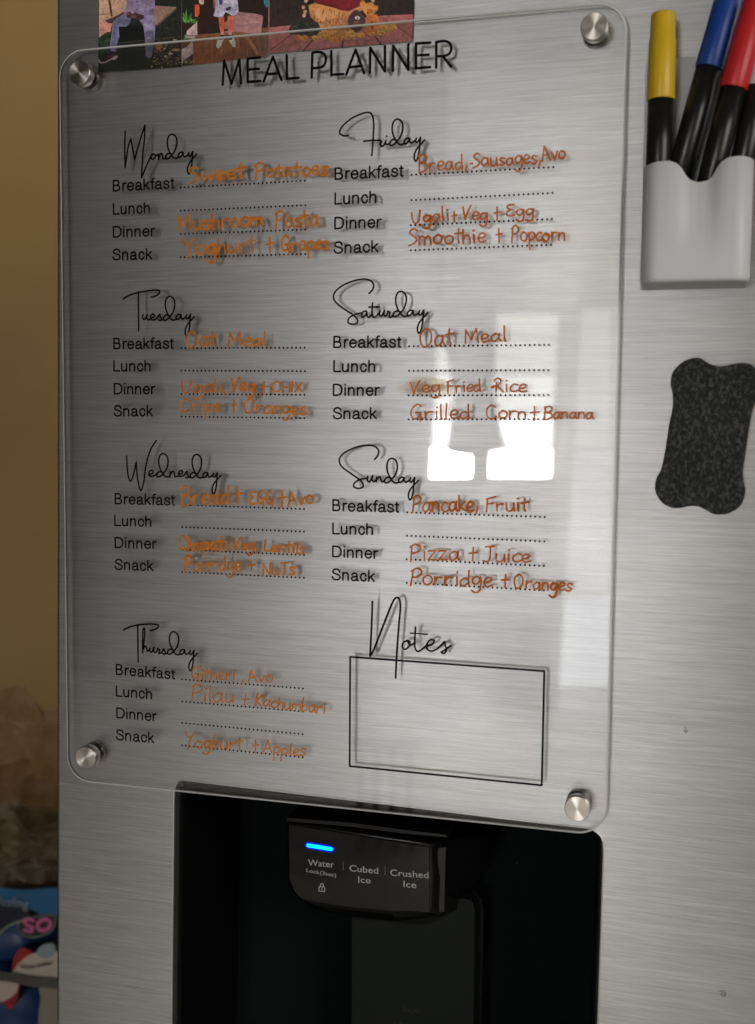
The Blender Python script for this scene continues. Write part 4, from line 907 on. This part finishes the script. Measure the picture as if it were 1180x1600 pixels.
er = obj('felt_eraser', bm, FELT); tag(er, 'dark grey felt board eraser with four rounded lobes, stuck on the steel door', 'eraser')
# fuzz standing off its surface
bm = bmesh.new()
for i in range(5200):
    if i < 3600:
        while True:
            x = random.uniform(min(p[0] for p in op[::9]), max(p[0] for p in op[::9])); z = random.uniform(min(p[1] for p in op[::9]), max(p[1] for p in op[::9]))
            if inside(x, z, op[::3]): break
        b0 = Vector((x, ye, z)); d = Vector((random.uniform(-1, 1), -.35, random.uniform(-1, 1))).normalized() * random.uniform(.0006, .0016)
    else:
        k = random.randrange(len(op)); a, c = op[k - 1], op[k]; nn = Vector((c[1] - a[1], 0, a[0] - c[0])).normalized()
        if inside(c[0] + nn.x * .001, c[1] + nn.z * .001, op[::3]): nn = -nn
        b0 = Vector((c[0], ye + random.uniform(.0002, .003), c[1])); d = (nn + Vector((random.uniform(-1, 1), random.uniform(-.6, .2), random.uniform(-1, 1))) * .8).normalized() * random.uniform(.0002, .0006)
    s_ = d.cross(Vector((0, 1, .3))).normalized() * .00004
    bm.faces.new([bm.verts.new(b0 + s_), bm.verts.new(b0 - s_), bm.verts.new(b0 + d * .6 + Vector((0, -.0001, 0))), ])
fz = obj('felt_fuzz', bm, mat('felt_hair', (.14, .15, .15), 1.0), er); fz['kind'] = 'stuff'
# ================================================================== BEHIND THE REFRIGERATOR, LEFT
WALLM = mat('ochre_wall', (.40, .245, .085), .8); m = WALLM
bump(m, noise(m, coords(m, (60,) * 3), 1, 5), .25, .003)
L(m, ramp(m, noise(m, coords(m, (3, 3, 3)), 1, 4), [(.3, (.56, .35, .125)), (.7, (.69, .44, .17))]), P(m).inputs['Base Color'])
bm = bmesh.new(); box(bm, -1.6, 1.4, .86, .92, -1.4, 1.2); o = obj('back_wall', bm, WALLM); o['kind'] = 'structure'
# crumpled clear bag on top of the packs
def film(name, col, tint, k, rough=.25):
    m = bpy.data.materials.new(name); m.use_nodes = True; m.node_tree.nodes.clear()
    o = N(m, 'ShaderNodeOutputMaterial'); mx = N(m, 'ShaderNodeMixShader'); t = N(m, 'ShaderNodeBsdfTransparent'); t.inputs[0].default_value = (*tint, 1)
    b = N(m, 'ShaderNodeBsdfPrincipled'); b.inputs['Base Color'].default_value = (*col, 1); b.inputs['Roughness'].default_value = rough
    n = noise(m, coords(m, (22, 22, 22)), 1, 6, .6); bp = N(m, 'ShaderNodeBump'); bp.inputs['Strength'].default_value = .6; bp.inputs['Distance'].default_value = .01; L(m, n, bp.inputs['Height']); L(m, bp.outputs[0], b.inputs['Normal'])
    L(m, rng(m, n, k - .2, k + .2, .3, .7), mx.inputs[0]); L(m, t.outputs[0], mx.inputs[1]); L(m, b.outputs[0], mx.inputs[2]); L(m, mx.outputs[0], o.inputs[0]); return m
BY = .36
def soft_body(name, cx, cz, rx, ry, rz, y, m, amp, fr_, seed, sq=2.6, seg=60):
    bm = bmesh.new(); bmesh.ops.create_uvsphere(bm, u_segments=seg, v_segments=seg // 2, radius=1)
    for v in bm.verts:
        c = v.co; s = (abs(c.x) ** sq + abs(c.y) ** sq + abs(c.z) ** sq) ** (-1 / sq); c = c * s
        nz = mn.fractal(c * fr_ + Vector((seed, 0, 0)), .8, 2.2, 5); rg = 1 - abs(mn.noise(c * fr_ * .9 + Vector((seed, 3, 0)))) * 2
        c = c * (1 + amp * (nz * .6 + rg * .5)); v.co = (cx + c.x * rx, y + c.y * ry, cz + c.z * rz)
    for f in bm.faces: f.smooth = True
    return bm
a = at(40, 1118, BY); b = at(40, 1395, BY); w0 = at(0, 1250, BY).x; w1 = at(88, 1250, BY).x
cx = w0 + (w1 - w0) * .35
bag = thing('plastic_bag', 'crumpled see-through plastic bag lying behind the refrigerator on the tissue packs', 'plastic bag', (cx, BY, b.z))
FILM = film('clear_film', (.34, .255, .16), (.86, .78, .66), .42)
def crumple(name, x0, x1, z0, z1, y, seed, amp, m, n=110, slope=0.0):
    bm = bmesh.new(); g_ = []
    for j_ in range(n + 1):
        row = []
        for i_ in range(n + 1):
            u, v = i_ / n, j_ / n; p = Vector((u * 3.1 + seed, v * 3.3, seed * .7))
            a_ = 1 - abs(mn.noise(p)) * 2; b_ = 1 - abs(mn.noise(p * 2.1 + Vector((5, 1, 2)))) * 2; c_ = 1 - abs(mn.noise(p * 4.6)) * 2
            h_ = a_ * .55 + b_ * .3 + c_ * .15
            x = x0 + (x1 - x0) * u + mn.noise(p * 1.7) * .012; z = z0 + (z1 - z0) * v + mn.noise(p * 1.3 + Vector((9, 0, 0))) * .012 - slope * u * v
            z += (v > .5) * (v - .5) * 2 * mn.noise(Vector((u * 4 + seed, 0, 7))) * .02
            row.append(bm.verts.new((x, y - amp * h_ + .02 * v, z)))
        g_.append(row)
    for j_ in range(n):
        for i_ in range(n):
            f = bm.faces.new((g_[j_][i_], g_[j_][i_ + 1], g_[j_ + 1][i_ + 1], g_[j_ + 1][i_])); f.smooth = True
    return obj(name, bm, m, bag)
wL = w0 - .05; wR = w1 + .05
crumple('bag_body', wL, wR, b.z - .02, a.z + .012, BY + .03, 1.3, .030, FILM, slope=.016)
crumple('bag_fold', wL, wR, b.z - .02, at(40, 1205, BY).z, BY, 4.7, .036, FILM, slope=.010)
yb_ = .265
crumple('bag_fold', at(-20, 1300, yb_).x - .02, at(88, 1300, yb_).x + .03, at(40, 1402, yb_).z, at(40, 1290, yb_).z, yb_, 8.2, .020, FILM, slope=-.012)
# tissue packs
PKB = .30
def pack(label, ztop, zbot, shapes, mirror_x):
    c = at(30, 1480, PKB); zc = (ztop + zbot) / 2; t = thing('tissue_pack', label, 'tissue pack', (c.x, PKB, zbot))
    rz = (ztop - zbot) / 2; rx = .085; bx = c.x - .03
    mb = mat('pack_film_blue', (.018, .055, .16), .30); mw = None
    bm = soft_body('p', bx, zc, rx, .055, rz, PKB, mb, .05, 2.0, 5.2, 4.5, 64); o = obj('wrapper', bm, mb, t, True)
    return t, o, bx, rx
yf2 = PKB - .058
def sheet(t, o, shapes, m_of):
    pass
zt1 = at(40, 1388, PKB - .02).z; zt2 = at(40, 1527, yf2).z; zb2 = at(40, 1700, yf2).z
t1, o1, bx, rx = pack('blue tissue pack with pink lettering and a red and white swirl, behind the refrigerator', zt1, zt2 + .002, None, 0)
t2, o2, bx, rx = pack('lower blue tissue pack with a white and red swirl under the lettered one', zt2 - .002, zb2, None, 0)
Zk = (0, 1360, 6.667)
def decal(name, pts, col, o, lift, label=None, sp=True):
    m = mat('pack_' + name + '_%d_%d_%d' % col, srgb(col), .3); bm = bmesh.new(); c = cr_spline(pts, 5, True) if sp else pts
    poly = [zx(Zk[0] + p[0] / Zk[2], Zk[1] + p[1] / Zk[2], yf2 - .003) for p in c]
    prism(bm, poly, yf2 - .003 - lift, yf2 - .002 - lift + .001); return obj(name, bm, m, o)
decal('printed_band', [(-60, 190), (250, 205), (640, 200), (640, 440), (470, 470), (300, 400), (120, 350), (-60, 330)], (40, 105, 150), o1, .0002)
decal('printed_band', [(-60, 340), (120, 350), (300, 420), (300, 470), (120, 540), (-60, 640)], (28, 32, 50), o1, .0006)
decal('printed_swirl', [(130, 1060), (140, 940), (215, 810), (340, 850), (300, 900), (200, 990), (150, 1080)], (165, 34, 44), o1, .0004)
decal('printed_swirl', [(130, 1090), (160, 1020), (260, 910), (370, 860), (640, 860), (640, 1130), (350, 1115)], (205, 190, 172), o1, .0008)
decal('printed_oval', [(195, 560), (260, 490), (420, 465), (580, 460), (570, 600), (480, 670), (330, 700), (220, 650)], (120, 130, 120), o1, .0010)
decal('printed_oval', [(205, 565), (265, 500), (420, 480), (565, 475), (555, 595), (475, 655), (330, 682), (230, 640)], (36, 44, 44), o1, .0014)
decal('printed_seal', [(395, 840), (440, 780), (520, 755), (580, 780), (580, 860), (520, 905), (430, 900)], (150, 165, 170), o1, .0014)
bm = bmesh.new(); 
for st_, w_ in (([(360, 510), (310, 495), (270, 520), (300, 560), (350, 580), (340, 620), (270, 615)], .0032), ([(500, 495), (430, 520), (405, 580), (450, 615), (520, 590), (540, 530), (500, 495)], .0034)):
    pts = [zx(Zk[0] + p[0] / Zk[2], Zk[1] + p[1] / Zk[2], yf2 - .003) for p in cr_spline(st_, 8)]; ribbon(bm, pts, w_, yf2 - .0052)
lab(obj('pack_lettering', bm, mat('pink_print', srgb((215, 100, 150)), .4), o1), 'pink outlined letters S O')
text('Husling', zx(-10, 1360 + 345 / 6.667, yf2 - .003), zx(48, 1360 + 385 / 6.667, yf2 - .003), .0085, yf2 - .0052, mat('pale_print', srgb((150, 160, 175)), .4), 'pack_lettering', o1, 'pale lettering on the blue band', italic=.2)
bm = bmesh.new()
pts = [zx(Zk[0] + p[0] / Zk[2], Zk[1] + p[1] / Zk[2], yf2 - .003) for p in cr_spline([(-20, 690), (60, 600), (160, 545), (270, 510)], 8)]; ribbon(bm, pts, .0014, yf2 - .005)
obj('printed_curve', bm, mat('olive_print', srgb((150, 160, 120)), .4), o1)
bm = bmesh.new()
for st_ in ([(235, 990), (300, 1000), (380, 992)], [(405, 985), (470, 970), (545, 960)]):
    pts = [zx(Zk[0] + p[0] / Zk[2], Zk[1] + p[1] / Zk[2], yf2 - .003) for p in cr_spline(st_, 8)]; ribbon(bm, pts, .0020, yf2 - .0056)
obj('printed_line', bm, mat('brown_print', srgb((110, 100, 92)), .4), o1)
decal('printed_swirl', [(-60, 1130), (100, 1150), (200, 1190), (180, 1260), (90, 1340), (0, 1370), (-60, 1370)], (205, 185, 172), o2, .0004)
decal('printed_swirl', [(200, 1190), (195, 1290), (130, 1440), (60, 1400), (20, 1375), (100, 1340), (180, 1260)], (160, 30, 40), o2, .0008)
decal('wrapper_end', [(425, 1190), (640, 1200), (640, 1650), (430, 1650), (410, 1500), (430, 1330)], (150, 140, 125), o2, .0012)
bm = bmesh.new(); pts = [zx(Zk[0] + p[0] / Zk[2], Zk[1] + p[1] / Zk[2], yf2 - .003) for p in cr_spline([(-60, 1080), (120, 1095), (350, 1140), (640, 1165)], 8)]; ribbon(bm, pts, .0085, yf2 - .0065)
for f in bm.faces: f.smooth = True
obj('wrapper_seam', bm, film('seam_film', (.12, .11, .09), (.5, .5, .46), .8), o1)
bm = bmesh.new(); box(bm, -1.6, -.03, .18, .86, zb2 - .06, zb2 - .004); o = obj('counter', bm, mat('counter_top', (.12, .10, .08), .5)); tag(o, 'dark counter top that the tissue packs stand on, left of the refrigerator', 'counter')
# ================================================================== THE ROOM THAT THE PANEL REFLECTS
RY = -4.5
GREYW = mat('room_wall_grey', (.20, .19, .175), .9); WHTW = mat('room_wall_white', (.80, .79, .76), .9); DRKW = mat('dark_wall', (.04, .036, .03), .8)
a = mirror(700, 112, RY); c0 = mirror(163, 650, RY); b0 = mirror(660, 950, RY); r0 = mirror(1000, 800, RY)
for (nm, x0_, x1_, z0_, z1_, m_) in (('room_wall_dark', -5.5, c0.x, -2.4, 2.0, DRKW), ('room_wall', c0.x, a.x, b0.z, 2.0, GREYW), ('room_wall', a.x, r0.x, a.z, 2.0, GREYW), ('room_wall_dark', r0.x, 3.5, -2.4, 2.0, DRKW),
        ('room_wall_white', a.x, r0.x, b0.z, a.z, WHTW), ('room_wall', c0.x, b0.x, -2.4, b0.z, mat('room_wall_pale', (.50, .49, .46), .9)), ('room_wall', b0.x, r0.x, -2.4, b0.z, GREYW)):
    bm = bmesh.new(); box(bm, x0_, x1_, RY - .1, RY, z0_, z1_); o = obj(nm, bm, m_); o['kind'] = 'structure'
# window: leaning lines follow the reflection
wn = thing('window', 'small white framed window of bright panes, seen only as a reflection in the planner panel', 'window', tuple(mirror(765, 750, RY)))
def rq(pts, y): return [(mirror(px, py, y).x, mirror(px, py, y).z) for px, py in pts]
def panel(name, pts, y0, th_, m, par, **k):
    bm = bmesh.new(); prism(bm, rq(pts, y0), y0, y0 - th_); return obj(name, bm, m, par)
def X(u, y): # leaning grid across the window
    t = (y - 490) / 258; xl_ = 686 - 13 * t; xr_ = 875 - 14 * t; return xl_ + (xr_ - xl_) * u
ys = [490, 530, 586, 648, 702, 748]
cols_ = [((1, .97, .88), 3.4), ((1, .97, .90), 3.8), ((1, .99, .95), 5.6), ((.98, .99, 1), 11), ((.97, .98, 1), 14)]
for r in range(5):
    for (u0, u1) in ((0, .45), (.48, 1)):
        y0, y1 = ys[r], ys[r + 1]; y1 -= 0 if r == 2 else 3
        panel('pane', [(X(u0, y0), y0), (X(u1, y0), y0), (X(u1, y1), y1), (X(u0, y1), y1)], RY + .02, .01, emit('daylight_%d' % r, *cols_[r]) if r != 4 else emit('daylight_sun_%d' % (u0 < .4), (.965, .975, 1), 180 if u0 < .4 else 66), wn)
FRM = mat('window_frame_paint', (.6, .6, .58), .5)
bm = bmesh.new()
def bar(p, q, w_):
    A, B = Vector((*rq([p], RY + .03)[0],)), Vector((*rq([q], RY + .03)[0],)); d = (B - A).normalized(); nn = Vector((-d.y, d.x)) * w_
    prism(bm, [tuple(A - nn), tuple(B - nn), tuple(B + nn), tuple(A + nn)], RY + .03, RY + .06)
for u in (-.02, .465, 1.02): bar((X(u, 486), 486), (X(u, 750), 750), .012)
obj('stile', bm, FRM, wn); bm = bmesh.new()
for y_ in (486, 750): bar((X(-.02, y_), y_), (X(1.02, y_), y_), .014)
obj('rail', bm, FRM, wn); bm = bmesh.new()
for y_ in (528.5, 584.5, 700.5): bar((X(0, y_), y_), (X(1, y_), y_), .004)
obj('glazing_bar', bm, FRM, wn)
bm = bmesh.new()
cur = [(662, 474), (774, 474), (771, 560), (774, 620), (780, 660), (790, 703), (766, 707), (762, 750), (738, 750), (738, 713), (698, 706), (704, 680), (711, 620), (703, 570), (697, 543), (684, 541), (660, 541)]
prism(bm, rq(cur, RY + .12), RY + .12, RY + .15); o = obj('curtain', bm, mat('grey_cloth', (.13, .13, .125), .9)); tag(o, 'grey gathered curtain hanging before the window, seen only in reflection', 'curtain')
# tall glazed door, the main daylight
gd = thing('glazed_door', 'tall bright glazed door across the room, seen only as a soft reflection', 'glazed door', tuple(mirror(980, 1250, RY)))
GP = [((1, .98, .93), 2.8), ((.98, .98, .96), 2.8), ((.90, .95, 1), 3.6), ((.95, .97, 1), 1.4)]; GR2 = [((1, .98, .95), 2.6), ((1, .98, .95), 3), ((.92, .96, 1), 4), ((.95, .97, 1), 1.5)]
for r, (ya, yb) in enumerate(((480, 700), (706, 925), (932, 1075), (1082, 1262))):
    e0 = 911 - 49 * (ya - 480) / 782; e1 = 911 - 49 * (yb - 480) / 782
    panel('pane', [(e0, ya), (955, ya), (953, yb), (e1, yb)], RY + .02, .01, emit('door_daylight_%d' % r, *GP[r]), gd)
    panel('pane', [(962, ya), (992, ya), (990, yb), (960, yb)], RY + .02, .01, emit('door_sunlight_%d' % r, *GR2[r]), gd)
bm = bmesh.new(); bar((903, 472), (1000, 472), .02); bar((858, 1268), (996, 1268), .02); bar((998, 476), (994, 1265), .02)
obj('door_frame', bm, FRM, gd)
# chair whose slats show as dark stripes
ch = thing('slatted_chair', 'dark wooden chair with upright back slats, seen only in reflection', 'chair', tuple(mirror(610, 1300, -2.6)))
WD = mat('dark_wood', (.035, .025, .02), .5)
for px in (558, 583, 608, 634):
    bm = bmesh.new(); prism(bm, rq([(px, 1165), (px + 8, 1166), (px + 7, 1420), (px - 1, 1420)], -2.6), -2.6, -2.62); obj('slat', bm, WD, ch)
bm = bmesh.new(); prism(bm, rq([(548, 1152), (655, 1160), (655, 1174), (548, 1166)], -2.6), -2.595, -2.625); obj('top_rail', bm, WD, ch)
bm = bmesh.new(); box(bm, -4.5, 3.5, RY, 1.4, -1.6, -1.5); o = obj('floor', bm, mat('floor_tiles', (.62, .59, .54), .5)); o['kind'] = 'structure'
S.cycles.use_denoising = True
S.cycles.max_bounces = 8; S.cycles.transparent_max_bounces = 24; S.cycles.sample_clamp_indirect = 4; S.cycles.caustics_reflective = False; S.cycles.caustics_refractive = False
